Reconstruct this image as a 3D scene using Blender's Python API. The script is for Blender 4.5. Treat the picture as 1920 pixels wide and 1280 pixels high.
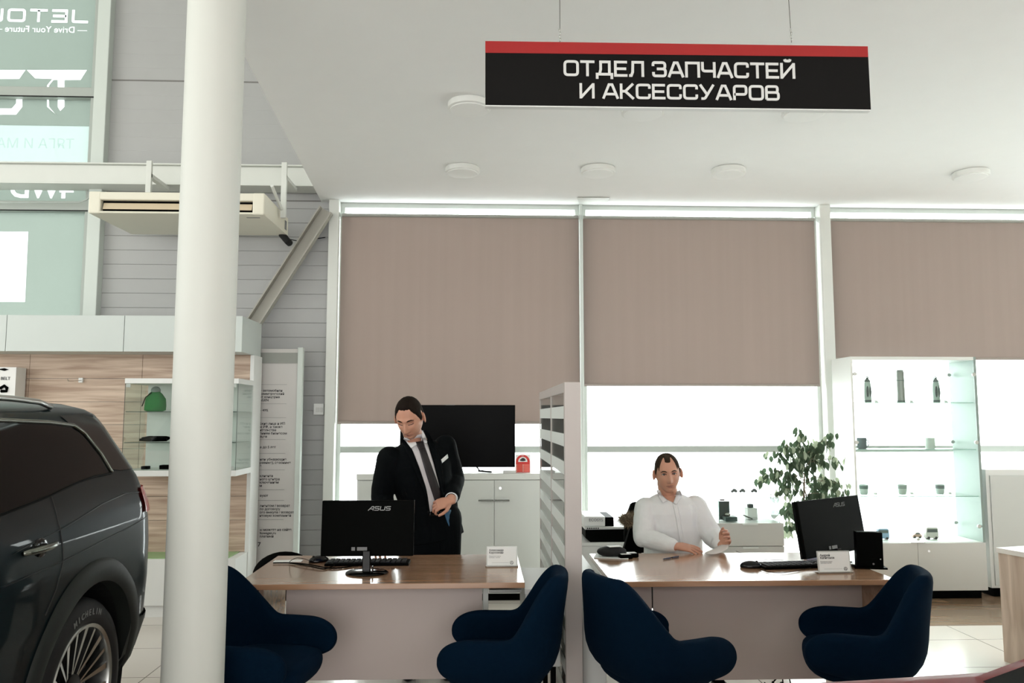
import bpy, bmesh, math, random
from mathutils import Vector, Matrix, noise
from mathutils.bvhtree import BVHTree
PI = math.pi
R = math.radians
for o in list(bpy.data.objects): bpy.data.objects.remove(o)
SC = bpy.context.scene
COL = SC.collection
# ------------------------------------------------------------------ camera
FPX = 1493.0
PITCH = math.atan(141/FPX); YAW = math.atan(57/FPX*math.cos(PITCH))
CAMH = 1.53
cam_d = bpy.data.cameras.new('camera'); cam = bpy.data.objects.new('camera', cam_d); COL.objects.link(cam)
cam.location = (0, 0, CAMH); cam.rotation_euler = (PI/2+PITCH, 0, -YAW)
cam_d.sensor_width = 36; cam_d.lens = FPX/1920*36; cam_d.clip_start = .05; cam_d.clip_end = 300
SC.camera = cam
# ------------------------------------------------------------------ exposure, world, daylight
SC.view_settings.view_transform = 'Standard'; SC.view_settings.look = 'None'
SC.view_settings.gamma = 1; SC.view_settings.use_curve_mapping = False
SC.view_settings.exposure = 0.42
SC.cycles.use_denoising = True
SC.cycles.max_bounces = 8; SC.cycles.diffuse_bounces = 4; SC.cycles.glossy_bounces = 4
SC.cycles.transmission_bounces = 6; SC.cycles.transparent_max_bounces = 32
SC.cycles.sample_clamp_indirect = 4; SC.cycles.caustics_reflective = False; SC.cycles.caustics_refractive = False
W = bpy.data.worlds.new('sky'); SC.world = W; W.use_nodes = True
nt = W.node_tree; bg = nt.nodes['Background']
bg.inputs[0].default_value = (.985, 1.0, 1.0, 1); bg.inputs[1].default_value = 7.2   # bright overcast winter sky
def area(name, loc, rot, sx, sy, power, col=(1, 1, 1)):
    d = bpy.data.lights.new(name, 'AREA'); d.shape = 'RECTANGLE'; d.size = sx; d.size_y = sy
    d.energy = power; d.color = col
    o = bpy.data.objects.new(name, d); COL.objects.link(o); o.location = loc; o.rotation_euler = rot
    return o
# daylight that comes through the glazed front of the hall, behind and to the left of the photographer
area('daylight_front_glazing', (1.0, -7.6, 2.3), (R(95), 0, 0), 13, 4.2, 550, (.985, .985, 1))
area('daylight_left_glazing', (-8.6, -0.5, 3.4), (0, R(-90), 0), 5.5, 11, 330, (.98, 1, 1))
# ------------------------------------------------------------------ pixel helpers (image taken as 1920x1280)
_cp, _sp, _cy, _sy = math.cos(PITCH), math.sin(PITCH), math.cos(YAW), math.sin(YAW)
_F = Vector((_sy*_cp, _cy*_cp, _sp)); _Rt = Vector((_cy, -_sy, 0)); _U = Vector((-_sy*_sp, -_cy*_sp, _cp))
CAM = Vector((0, 0, CAMH))
def ray(px, py): return _F*FPX + _Rt*(px-960) - _U*(py-640)
def at(px, py, Y):
    d = ray(px, py); return CAM + d*(Y/d.y)
def atz(px, py, z):
    d = ray(px, py); return CAM + d*((z-CAMH)/d.z)
def X_(px, py, Y): return at(px, py, Y).x
def Z_(px, py, Y): return at(px, py, Y).z
# ------------------------------------------------------------------ materials
def lin(c):
    out = []
    for v in c[:3]:
        v /= 255
        out.append(v/12.92 if v <= .04045 else ((v+.055)/1.055)**2.4)
    return (*out, 1)
MATS = {}
def mat(name, col, rough=.5, metal=0, spec=.5, coat=0, var=.06, scale=6, bump=0, trans=0, alpha=1, emit=None, estr=0, sheen=0, bscale=200, stretch=(1, 1, 1)):
    if name in MATS: return MATS[name]
    m = bpy.data.materials.new(name); m.use_nodes = True; n = m.node_tree; b = n.nodes['Principled BSDF']
    c = lin(col)
    b.inputs['Roughness'].default_value = rough; b.inputs['Metallic'].default_value = metal
    b.inputs['Specular IOR Level'].default_value = spec; b.inputs['Coat Weight'].default_value = coat
    b.inputs['Coat Roughness'].default_value = .03
    if sheen: b.inputs['Sheen Weight'].default_value = sheen; b.inputs['Sheen Roughness'].default_value = .5; b.inputs['Sheen Tint'].default_value = c
    if trans: b.inputs['Transmission Weight'].default_value = trans
    if alpha < 1: b.inputs['Alpha'].default_value = alpha
    if emit: b.inputs['Emission Color'].default_value = lin(emit); b.inputs['Emission Strength'].default_value = estr
    tc = n.nodes.new('ShaderNodeTexCoord'); mp = n.nodes.new('ShaderNodeMapping'); mp.inputs['Scale'].default_value = stretch
    n.links.new(tc.outputs['Object'], mp.inputs[0])
    no = n.nodes.new('ShaderNodeTexNoise'); no.inputs['Scale'].default_value = scale; no.inputs['Detail'].default_value = 3
    n.links.new(mp.outputs[0], no.inputs[0])
    mx = n.nodes.new('ShaderNodeMix'); mx.data_type = 'RGBA'
    mx.inputs[6].default_value = tuple(max(0, v*(1-var)) for v in c[:3])+(1,)
    mx.inputs[7].default_value = tuple(min(1, v*(1+var)) for v in c[:3])+(1,)
    n.links.new(no.outputs[0], mx.inputs[0]); n.links.new(mx.outputs[2], b.inputs['Base Color'])
    if bump:
        n2 = n.nodes.new('ShaderNodeTexNoise'); n2.inputs['Scale'].default_value = bscale; n.links.new(mp.outputs[0], n2.inputs[0])
        bp = n.nodes.new('ShaderNodeBump'); bp.inputs['Strength'].default_value = bump; bp.inputs['Distance'].default_value = .01
        n.links.new(n2.outputs[0], bp.inputs['Height']); n.links.new(bp.outputs[0], b.inputs['Normal'])
    MATS[name] = m; return m
def wood(name, dark, light, rough=.35, spec=.5, stretch=(.6, 14, 14), scale=2.2):
    m = bpy.data.materials.new(name); m.use_nodes = True; n = m.node_tree; b = n.nodes['Principled BSDF']
    b.inputs['Roughness'].default_value = rough; b.inputs['Specular IOR Level'].default_value = spec
    tc = n.nodes.new('ShaderNodeTexCoord'); mp = n.nodes.new('ShaderNodeMapping'); mp.inputs['Scale'].default_value = stretch
    n.links.new(tc.outputs['Object'], mp.inputs[0])
    a = n.nodes.new('ShaderNodeTexNoise'); a.inputs['Scale'].default_value = scale; a.inputs['Detail'].default_value = 6; a.inputs['Distortion'].default_value = .6
    n.links.new(mp.outputs[0], a.inputs[0])
    r = n.nodes.new('ShaderNodeValToRGB'); r.color_ramp.elements[0].position = .33; r.color_ramp.elements[1].position = .68
    r.color_ramp.elements[0].color = lin(dark); r.color_ramp.elements[1].color = lin(light)
    n.links.new(a.outputs[0], r.inputs[0]); n.links.new(r.outputs[0], b.inputs['Base Color'])
    MATS[name] = m; return m
def glass(name, tint=(225, 245, 238), refl=.06, rough=0.0):
    # thin clear pane: mostly see-through with a mirror coat
    m = bpy.data.materials.new(name); m.use_nodes = True; n = m.node_tree; n.nodes.clear()
    out = n.nodes.new('ShaderNodeOutputMaterial'); t = n.nodes.new('ShaderNodeBsdfTransparent'); g = n.nodes.new('ShaderNodeBsdfGlossy')
    t.inputs[0].default_value = lin(tint); g.inputs[1].default_value = rough if 1 else 0
    g.inputs['Roughness'].default_value = rough
    lw = n.nodes.new('ShaderNodeLayerWeight'); lw.inputs[0].default_value = .5
    pw = n.nodes.new('ShaderNodeMath'); pw.operation = 'POWER'; pw.inputs[1].default_value = 4.5; n.links.new(lw.outputs['Facing'], pw.inputs[0])
    fr = n.nodes.new('ShaderNodeMath'); fr.operation = 'MULTIPLY_ADD'; fr.inputs[1].default_value = .8; fr.inputs[2].default_value = refl*.5; n.links.new(pw.outputs[0], fr.inputs[0])
    mx = n.nodes.new('ShaderNodeMixShader'); n.links.new(fr.outputs[0], mx.inputs[0]); n.links.new(t.outputs[0], mx.inputs[1]); n.links.new(g.outputs[0], mx.inputs[2])
    n.links.new(mx.outputs[0], out.inputs[0]); MATS[name] = m; return m
def film(name, col, trl, refl=None, var=.03, stretch=(1, 1, 1), scale=3):
    # cloth or film that lets daylight through diffusely
    m = bpy.data.materials.new(name); m.use_nodes = True; n = m.node_tree; n.nodes.clear()
    out = n.nodes.new('ShaderNodeOutputMaterial'); t = n.nodes.new('ShaderNodeBsdfTranslucent'); d = n.nodes.new('ShaderNodeBsdfDiffuse')
    tc = n.nodes.new('ShaderNodeTexCoord'); mp = n.nodes.new('ShaderNodeMapping'); mp.inputs['Scale'].default_value = stretch
    no = n.nodes.new('ShaderNodeTexNoise'); no.inputs['Scale'].default_value = scale; no.inputs['Detail'].default_value = 4
    n.links.new(tc.outputs['Object'], mp.inputs[0]); n.links.new(mp.outputs[0], no.inputs[0])
    def cc(col):
        c = lin(col); mx = n.nodes.new('ShaderNodeMix'); mx.data_type = 'RGBA'
        mx.inputs[6].default_value = tuple(v*(1-var) for v in c[:3])+(1,); mx.inputs[7].default_value = tuple(min(1, v*(1+var)) for v in c[:3])+(1,)
        n.links.new(no.outputs[0], mx.inputs[0]); return mx.outputs[2]
    n.links.new(cc(trl), t.inputs[0]); n.links.new(cc(col), d.inputs[0])
    ad = n.nodes.new('ShaderNodeAddShader'); n.links.new(t.outputs[0], ad.inputs[0]); n.links.new(d.outputs[0], ad.inputs[1])
    n.links.new(ad.outputs[0], out.inputs[0]); MATS[name] = m; return m

white_wall = mat('painted plaster white', (228, 229, 222), .85, var=.02)
ceil_m = mat('ceiling plasterboard paint', (243, 244, 242), .9, var=.015)
siding_m = mat('grey painted sandwich panel', (172, 172, 171), .6, var=.03)
steel_w = mat('white painted steel', (216, 218, 212), .5, var=.03)
steel_g = mat('grey painted steel', (168, 165, 155), .5, var=.05)
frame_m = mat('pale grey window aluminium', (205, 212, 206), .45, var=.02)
frame_d = mat('darker grey aluminium', (170, 176, 170), .5, var=.02)  # darker grey for transoms, side frame and small fittings
lam_w = mat('white laminate', (224, 225, 222), .45, var=.02)
lam_p = mat('pinkish white laminate', (192, 178, 172), .5, var=.02)
lam_g = mat('pale grey laminate', (208, 208, 205), .5, var=.02)
black_p = mat('matt black plastic', (4, 5, 4), .55, spec=.03, var=.2)
black_g = mat('glossy black plastic', (5, 6, 6), .15, spec=.3, var=.1)
black_r = mat('black rubber', (13, 13, 12), .75, var=.2, bump=.2)
chrome = mat('brushed steel', (190, 190, 186), .28, metal=1, var=.05)
chrome_d = mat('dark chrome trim', (120, 122, 115), .25, metal=1, var=.05)
navy = mat('navy blue wool upholstery', (2, 21, 38), .9, spec=.06, var=.12, scale=60, bump=.25, bscale=700, sheen=.5)
skin_m = mat('skin', (192, 140, 116), .5, spec=.35, var=.08, scale=25)
skin_l = mat('lip skin', (150, 92, 82), .5, var=.05)
hair_m = mat('dark brown hair', (28, 21, 16), .75, spec=.08, var=.35, scale=140)
hair2_m = mat('greying brown hair', (52, 41, 31), .75, spec=.1, var=.35, scale=140)
suit_m = mat('black suit wool', (7, 10, 12), .85, spec=.08, var=.15, scale=40, bump=.15, bscale=500)
lining_m = mat('blue satin lining', (52, 96, 128), .4, var=.15, scale=20)
shirt_m = mat('white cotton shirt', (228, 226, 224), .8, spec=.2, var=.03, scale=20, bump=.08, bscale=60)
shirt2_m = mat('pale cotton shirt', (205, 200, 200), .8, spec=.2, var=.03, scale=20)
tie_m = mat('dark brown tie silk', (28, 22, 24), .5, var=.15, scale=80)
eye_m = mat('eye white', (200, 190, 182), .2, var=.02)
iris_m = mat('dark iris', (35, 26, 20), .2, var=.1)
wood_desk = wood('walnut desk laminate', (154, 116, 88), (182, 142, 112), .22, .6, scale=1.6)
wood_desk.node_tree.nodes['Principled BSDF'].inputs['Coat Weight'].default_value = .6; wood_desk.node_tree.nodes['Principled BSDF'].inputs['Coat Roughness'].default_value = .14
wood_wall = wood('light oak wall panel', (166, 142, 124), (210, 189, 170), .5, .3, (.7, 1, 13), 2.4)
wood_side = wood('pale oak board', (178, 156, 138), (212, 193, 176), .5, .3, (8, 8, .8), 2.2)
paper_m = mat('white paper', (235, 235, 232), .7, var=.01)
ink_m = mat('black ink', (25, 25, 28), .6, var=.1)
ink_g = mat('grey ink', (120, 120, 120), .6, var=.1)
red_m = mat('red printed card', (205, 45, 38), .5, var=.05)
glass_m = glass('clear window glass', (250, 253, 252))
glass_s = glass('greenish shelf glass', (249, 253, 251))
gedge_m = mat('green glass edge', (150, 205, 185), .2, var=.05, trans=.3)
# ------------------------------------------------------------------ mesh builder
WL = {}
class MB:
    def __init__(s): s.v = []; s.f = []
    def add(s, vs, fs):
        n = len(s.v); s.v += [Vector(v) for v in vs]; s.f += [tuple(i+n for i in f) for f in fs]; return s
    def box(s, x0, x1, y0, y1, z0, z1, b=0, M=None):
        if x0 > x1: x0, x1 = x1, x0
        if y0 > y1: y0, y1 = y1, y0
        if z0 > z1: z0, z1 = z1, z0
        b = min(b, (x1-x0)*.45, (y1-y0)*.45, (z1-z0)*.45)
        bm = bmesh.new(); bmesh.ops.create_cube(bm, size=1)
        for v in bm.verts: v.co = Vector(((x0+x1)/2+v.co.x*(x1-x0), (y0+y1)/2+v.co.y*(y1-y0), (z0+z1)/2+v.co.z*(z1-z0)))
        if b > 0: bmesh.ops.bevel(bm, geom=bm.edges[:], offset=b, segments=2, affect='EDGES', profile=.5)
        bm.verts.index_update()
        vs = [(M @ v.co) if M else v.co.copy() for v in bm.verts]; fs = [[v.index for v in f.verts] for f in bm.faces]; bm.free()
        return s.add(vs, fs)
    def cbox(s, c, size, b=0, rz=0, rx=0, ry=0):
        M = Matrix.Translation(c) @ Matrix.Rotation(rz, 4, 'Z') @ Matrix.Rotation(ry, 4, 'Y') @ Matrix.Rotation(rx, 4, 'X')
        h = [q/2 for q in size]
        return s.box(-h[0], h[0], -h[1], h[1], -h[2], h[2], b, M)
    def cyl(s, p0, p1, r0, r1=None, n=20, cap=True):
        p0 = Vector(p0); p1 = Vector(p1); r1 = r0 if r1 is None else r1
        d = (p1-p0).normalized(); u = d.orthogonal().normalized(); w = d.cross(u)
        vs = []
        for p, r in ((p0, r0), (p1, r1)):
            for i in range(n): a = 2*PI*i/n; vs.append(p+u*(r*math.cos(a))+w*(r*math.sin(a)))
        fs = [(i, (i+1) % n, n+(i+1) % n, n+i) for i in range(n)]
        if cap: fs += [tuple(range(n))[::-1], tuple(range(n, 2*n))]
        return s.add(vs, fs)
    def tube(s, pts, r, n=8, cap=True):
        pts = [Vector(p) for p in pts]; rs = r if isinstance(r, (list, tuple)) else [r]*len(pts)
        vs = []; u = None
        for i, p in enumerate(pts):
            d = (pts[min(i+1, len(pts)-1)]-pts[max(i-1, 0)])
            d = d.normalized() if d.length > 1e-9 else Vector((0, 0, 1))
            u = d.orthogonal().normalized() if u is None else (u-d*u.dot(d))
            u = u.normalized() if u.length > 1e-6 else d.orthogonal().normalized()
            w = d.cross(u)
            for k in range(n): a = 2*PI*k/n; vs.append(p+u*(rs[i]*math.cos(a))+w*(rs[i]*math.sin(a)))
        fs = []
        for i in range(len(pts)-1):
            for k in range(n): fs.append((i*n+k, i*n+(k+1) % n, (i+1)*n+(k+1) % n, (i+1)*n+k))
        if cap: fs += [tuple(range(n))[::-1], tuple(range((len(pts)-1)*n, len(pts)*n))]
        return s.add(vs, fs)
    def lathe(s, c, prof, n=28, M=None, cap=True):
        c = Vector(c); vs = []; m = len(prof)
        for r, z in prof:
            for k in range(n):
                a = 2*PI*k/n; p = Vector((r*math.cos(a), r*math.sin(a), z)); vs.append((M @ p if M else p)+c)
        fs = [(i*n+k, i*n+(k+1) % n, (i+1)*n+(k+1) % n, (i+1)*n+k) for i in range(m-1) for k in range(n)]
        if cap: fs += [tuple(range(n))[::-1], tuple(range((m-1)*n, m*n))]
        return s.add(vs, fs)
    def ell(s, c, r, n=20, m=12, M=None):
        c = Vector(c); vs = []; fs = []
        for i in range(1, m):
            t = PI*i/m
            for k in range(n):
                a = 2*PI*k/n; p = Vector((r[0]*math.sin(t)*math.cos(a), r[1]*math.sin(t)*math.sin(a), r[2]*math.cos(t))); vs.append((M @ p if M else p)+c)
        top = Vector((0, 0, r[2])); bot = Vector((0, 0, -r[2])); vs.append((M @ top if M else top)+c); vs.append((M @ bot if M else bot)+c)
        T = (m-1)*n; B = T+1
        for i in range(m-2):
            for k in range(n): fs.append((i*n+k, (i+1)*n+k, (i+1)*n+(k+1) % n, i*n+(k+1) % n))
        for k in range(n): fs.append((T, k, (k+1) % n)); fs.append((B, (m-2)*n+(k+1) % n, (m-2)*n+k))
        return s.add(vs, fs)
    def caps(s, p0, p1, r0, r1=None, n=16):
        p0 = Vector(p0); p1 = Vector(p1); r1 = r0 if r1 is None else r1
        s.cyl(p0, p1, r0, r1, n); s.ell(p0, (r0,)*3, n, 10); s.ell(p1, (r1,)*3, n, 10); return s
    def loft(s, secs, n=24, close=True):
        # secs: (centre, rx vector, ry vector)
        vs = []
        for c, a, b in secs:
            c = Vector(c); a = Vector(a); b = Vector(b)
            for k in range(n):
                t = 2*PI*k/n; ct, st = math.cos(t), math.sin(t); e = .85
                vs.append(c+a*(math.copysign(abs(ct)**e, ct))+b*(math.copysign(abs(st)**e, st)))
        m = len(secs)
        fs = [(i*n+k, i*n+(k+1) % n, (i+1)*n+(k+1) % n, (i+1)*n+k) for i in range(m-1) for k in range(n)]
        fs += [tuple(range(n))[::-1], tuple(range((m-1)*n, m*n))]
        return s.add(vs, fs)
    def prism(s, poly, ext):
        # poly: list of 3D points (planar), ext: Vector
        n = len(poly); vs = [Vector(p) for p in poly]+[Vector(p)+Vector(ext) for p in poly]
        fs = [tuple(range(n))[::-1], tuple(range(n, 2*n))]+[(i, (i+1) % n, n+(i+1) % n, n+i) for i in range(n)]
        return s.add(vs, fs)
    def grid(s, rows, cyclic=False):
        m = len(rows); n = len(rows[0]); vs = [p for r in rows for p in r]
        fs = [(i*n+k, i*n+(k+1) % n, (i+1)*n+(k+1) % n, (i+1)*n+k) for i in range(m-1) for k in range(n if cyclic else n-1)]
        return s.add(vs, fs)
    def xf(s, M):
        s.v = [M @ v for v in s.v]; return s
    def mesh(s, name, recalc=True):
        me = bpy.data.meshes.new(name); me.from_pydata([tuple(v) for v in s.v], [], s.f)
        if recalc:
            bm = bmesh.new(); bm.from_mesh(me); bmesh.ops.recalc_face_normals(bm, faces=bm.faces[:]); bm.to_mesh(me); bm.free()
        me.validate(); return me
    def build(s, name, material, parent=None, smooth=False, auto=None, label=None, mods=None, recalc=True, origin=None):
        if parent is not None: off = WL[parent]
        elif origin is not None: off = Vector(origin)
        else:
            xs = [v.x for v in s.v]; ys = [v.y for v in s.v]; zs = [v.z for v in s.v]
            off = Vector(((min(xs)+max(xs))/2, (min(ys)+max(ys))/2, min(zs)))
        s.v = [v-off for v in s.v]
        me = s.mesh(name, recalc); me.materials.append(material)
        o = bpy.data.objects.new(name, me); COL.objects.link(o)
        if parent is None: o.location = off
        else: o.parent = parent
        WL[o] = off
        if smooth:
            for p in me.polygons: p.use_smooth = True
        if auto is not None:
            for p in me.polygons: p.use_smooth = True
            me.set_sharp_from_angle(angle=R(auto))
        if label: o['label'] = label
        for md in (mods or []):
            t, kw = md; q = o.modifiers.new(t.lower(), t)
            for k, v in kw.items(): setattr(q, k, v)
        return o
def thing(name, label, cat, loc=(0, 0, 0), group=None, rz=0):
    o = bpy.data.objects.new(name, None); COL.objects.link(o); o.location = loc; o.empty_display_size = .1
    o['label'] = label; o['category'] = cat
    if group: o['group'] = group
    WL[o] = Vector(loc)
    return o
def tag(o, label, cat, group=None, kind=None):
    o['label'] = label; o['category'] = cat
    if group: o['group'] = group
    if kind: o['kind'] = kind
    return o
def struct(o): o['kind'] = 'structure'; return o
def dup(root, loc, rz=None, label=None, group=None):
    r = root.copy(); COL.objects.link(r); r.location = loc
    if rz is not None: r.rotation_euler = (0, 0, rz)
    if label: r['label'] = label
    if group: r['group'] = group
    for ch in list(root.children):
        c = ch.copy(); COL.objects.link(c); c.parent = r
        for g in list(ch.children):
            d = g.copy(); COL.objects.link(d); d.parent = c
    return r
def carve(sheet, cutters):
    # cut lettering-shaped openings into a thin film; the lettering pieces fill them
    for c in cutters:
        m = sheet.modifiers.new('cut', 'BOOLEAN'); m.operation = 'DIFFERENCE'; m.solver = 'EXACT'; m.use_self = True; m.object = c
    bpy.context.view_layer.update()
    me = bpy.data.meshes.new_from_object(sheet.evaluated_get(bpy.context.evaluated_depsgraph_get()))
    sheet.modifiers.clear(); sheet.data = me
# ---- text
def text_mb(s, size, M, depth=.0015, bold=0.0, align='LEFT', space=1.0):
    cu = bpy.data.curves.new('lettering', 'FONT'); cu.body = s; cu.size = size; cu.extrude = depth; cu.offset = bold
    cu.align_x = align; cu.space_line = space; cu.resolution_u = 3
    o = bpy.data.objects.new('lettering', cu); COL.objects.link(o)
    bpy.context.view_layer.update()
    me = bpy.data.meshes.new_from_object(o.evaluated_get(bpy.context.evaluated_depsgraph_get()))
    bm = bmesh.new(); bm.from_mesh(me); bmesh.ops.remove_doubles(bm, verts=bm.verts[:], dist=1e-5); bm.to_mesh(me); bm.free()
    mb = MB(); mb.add([M @ v.co for v in me.vertices], [tuple(p.vertices) for p in me.polygons])
    bpy.data.objects.remove(o); bpy.data.curves.remove(cu); bpy.data.meshes.remove(me)
    return mb
def face_M(loc, rz=0, tilt=0, mirror=False):
    # text plane facing -Y (towards the camera)
    M = Matrix.Translation(loc) @ Matrix.Rotation(rz, 4, 'Z') @ Matrix.Rotation(R(90)+tilt, 4, 'X')
    if mirror: M = M @ Matrix.Scale(-1, 4, (1, 0, 0))
    return M
# ---- stroke lettering, square techno style
def fillet(pts, r, closed=False):
    if r <= 0: return pts
    out = []; n = len(pts)
    for i in range(n):
        if not closed and i in (0, n-1): out.append(pts[i]); continue
        p = Vector(pts[i]); a = Vector(pts[i-1]); b = Vector(pts[(i+1) % n])
        da = (a-p); db = (b-p); rr = min(r, da.length*.49, db.length*.49); A = p+da.normalized()*rr; B = p+db.normalized()*rr
        for k in range(5):
            t = k/4; out.append(tuple(A*(1-t)**2+p*(2*t*(1-t))+B*t*t))
    return out
def ribbon(mb, pts, w, closed, M, d):
    n = len(pts); P = [Vector(p) for p in pts]; L = []; Rr = []
    for i in range(n):
        if closed: a, b = P[i-1], P[(i+1) % n]
        else: a, b = P[max(i-1, 0)], P[min(i+1, n-1)]
        d1 = (P[i]-a); d2 = (b-P[i])
        if d1.length < 1e-9: d1 = d2
        if d2.length < 1e-9: d2 = d1
        d1.normalize(); d2.normalize(); n1 = Vector((-d1.y, d1.x)); n2 = Vector((-d2.y, d2.x)); m = (n1+n2)
        if m.length < 1e-6: m = n1
        m.normalize(); k = w/2/max(.35, m.dot(n1)); L.append(P[i]+m*k); Rr.append(P[i]-m*k)
    vs = []
    for z in (0, d):
        for q in L+Rr: vs.append(M @ Vector((q.x, q.y, z)))
    fs = []; N = 2*n; seg = n if closed else n-1
    for i in range(seg):
        j = (i+1) % n
        fs += [(i, j, n+j, n+i), (N+i, N+n+i, N+n+j, N+j), (i, N+i, N+j, j), (n+i, n+j, N+n+j, N+n+i)]
    if not closed: fs += [(0, n, N+n, N), (n-1, N+n-1, N+2*n-1, 2*n-1)]
    mb.add(vs, fs)
h = .075; q = 1-h
def GL(w): return w-h
GLYPH = {  # width, [(points, closed, radius)]
 'O': (1.0, [([(h, h), (GL(1), h), (GL(1), q), (h, q)], 1, .2)]),
 'Т': (.95, [([(0, q), (.95, q)], 0, 0), ([(.475, q), (.475, 0)], 0, 0)]),
 'Д': (1.1, [([(.22, .14), (.3, .45), (.3, q), (.88, q), (.88, .14)], 0, .0), ([(.06, -.16), (.06, .14), (1.04, .14), (1.04, -.16)], 0, 0)]),
 'Е': (.88, [([(.88, h), (h, h), (h, q), (.86, q)], 0, 0), ([(h, .5), (.8, .5)], 0, 0)]),
 'Л': (1.0, [([(0, h), (.15, h), (.24, .3), (.26, q), (.92, q), (.92, 0)], 0, .0)]),
 'З': (.95, [([(.05, .7), (.05, q), (.85, q), (.85, .52), (.3, .52)], 0, .17), ([(.3, .52), (.88, .52), (.88, h), (h, h), (h, .32)], 0, .17)]),
 'А': (1.05, [([(.04, 0), (.42, q), (.63, q), (1.01, 0)], 0, 0), ([(.2, .3), (.85, .3)], 0, 0)]),
 'П': (.98, [([(h, 0), (h, q), (.9, q), (.9, 0)], 0, 0)]),
 'Ч': (.95, [([(h, 1), (h, .42), (.87, .42)], 0, .17), ([(.87, 1), (.87, 0)], 0, 0)]),
 'С': (.98, [([(.9, .68), (.9, q), (h, q), (h, h), (.9, h), (.9, .34)], 0, .2)]),
 'И': (.98, [([(h, 1), (h, 0)], 0, 0), ([(.1, .08), (.88, .92)], 0, 0), ([(.9, 1), (.9, 0)], 0, 0)]),
 'Й': (.98, [([(h, 1), (h, 0)], 0, 0), ([(.1, .08), (.88, .92)], 0, 0), ([(.9, 1), (.9, 0)], 0, 0), ([(.3, 1.24), (.34, 1.13), (.64, 1.13), (.68, 1.24)], 0, .06)]),
 'К': (.95, [([(h, 1), (h, 0)], 0, 0), ([(h, .5), (.35, .5), (.87, 1)], 0, 0), ([(.35, .5), (.9, 0)], 0, 0)]),
 'У': (1.0, [([(.05, 1), (.5, .36)], 0, 0), ([(.95, 1), (.5, .3), (.36, h), (.12, h)], 0, .1)]),
 'Р': (.95, [([(h, 0), (h, q), (.87, q), (.87, .38), (h, .38)], 0, .17)]),
 'В': (.95, [([(h, h), (h, q), (.82, q), (.82, .53), (h, .53)], 0, .15), ([(h, .53), (.88, .53), (.88, h), (h, h)], 0, .17)]),
 'J': (.9, [([(.82, 1), (.82, h), (0, h)], 0, .1)]),
 'R': (.95, [([(h, 0), (h, q), (.87, q), (.87, .42), (h, .42)], 0, .17), ([(.5, .42), (.9, 0)], 0, 0)]),
 'U': (.98, [([(h, 1), (h, h), (.9, h), (.9, 1)], 0, .15)]),
 'S': (.95, [([(.9, q), (h, q), (h, .5), (.87, .5), (.87, h), (.03, h)], 0, .15)]),
 'A2': (1.0, [([(0, 0), (.62, q), (.92, q), (.92, 0)], 0, .0), ([(.4, .36), (.92, .36)], 0, 0)]),
}
for a_, b_ in (('E', 'Е'), ('T', 'Т'), ('О', 'O'), ('C', 'С')): GLYPH[a_] = GLYPH[b_]
def strokes(s, hgt, M, depth, w=.16, gap=.12, wscale=1.0, align=0, slant=0):
    mb = MB(); tot = 0; seq = []
    for ch in s:
        if ch == ' ': tot += .42; continue
        g = GLYPH[ch]; seq.append((tot, g)); tot += g[0]*wscale+gap
    tot -= gap
    zk = 0
    for x0, g in seq:
        for pts, closed, r in g[1]:
            pp = fillet([(x0+p[0]*wscale, p[1]) for p in pts], r, closed)
            pp = [((x-tot*align+slant*y)*hgt, y*hgt) for x, y in pp]
            zk += 1; ribbon(mb, pp, w*hgt, closed, M, depth*(1+.07*zk))
    return mb, tot*hgt
# ================================================================== SETTING
YW = 7.25; ZC = Z_(1000, 383, YW); HALL = 7.2
XS = X_(205, 250, YW)           # siding / left glazing
XP = X_(616, 600, YW)           # siding / post
# floor: ceramic tiles and a wooden laminate area on the right
def tile_mat():
    m = bpy.data.materials.new('ceramic floor tiles'); m.use_nodes = True; n = m.node_tree; b = n.nodes['Principled BSDF']
    tc = n.nodes.new('ShaderNodeTexCoord'); br = n.nodes.new('ShaderNodeTexBrick'); br.offset = 0
    br.inputs['Scale'].default_value = 1; br.inputs['Brick Width'].default_value = .6; br.inputs['Row Height'].default_value = .6
    br.inputs['Mortar Size'].default_value = .0035; br.inputs['Mortar Smooth'].default_value = .1
    br.inputs['Color1'].default_value = lin((222, 214, 206)); br.inputs['Color2'].default_value = lin((217, 210, 201)); br.inputs['Mortar'].default_value = lin((110, 102, 94))
    n.links.new(tc.outputs['Object'], br.inputs[0]); n.links.new(br.outputs[0], b.inputs['Base Color'])
    b.inputs['Roughness'].default_value = .2; b.inputs['Specular IOR Level'].default_value = .6
    return m
fl = MB().box(-9, 9, -8, 5.9, -.05, 0).box(-9, 2.35, 5.9, YW, -.05, 0).build('floor', tile_mat(), origin=(-.176, .14, 0)); struct(fl)
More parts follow.
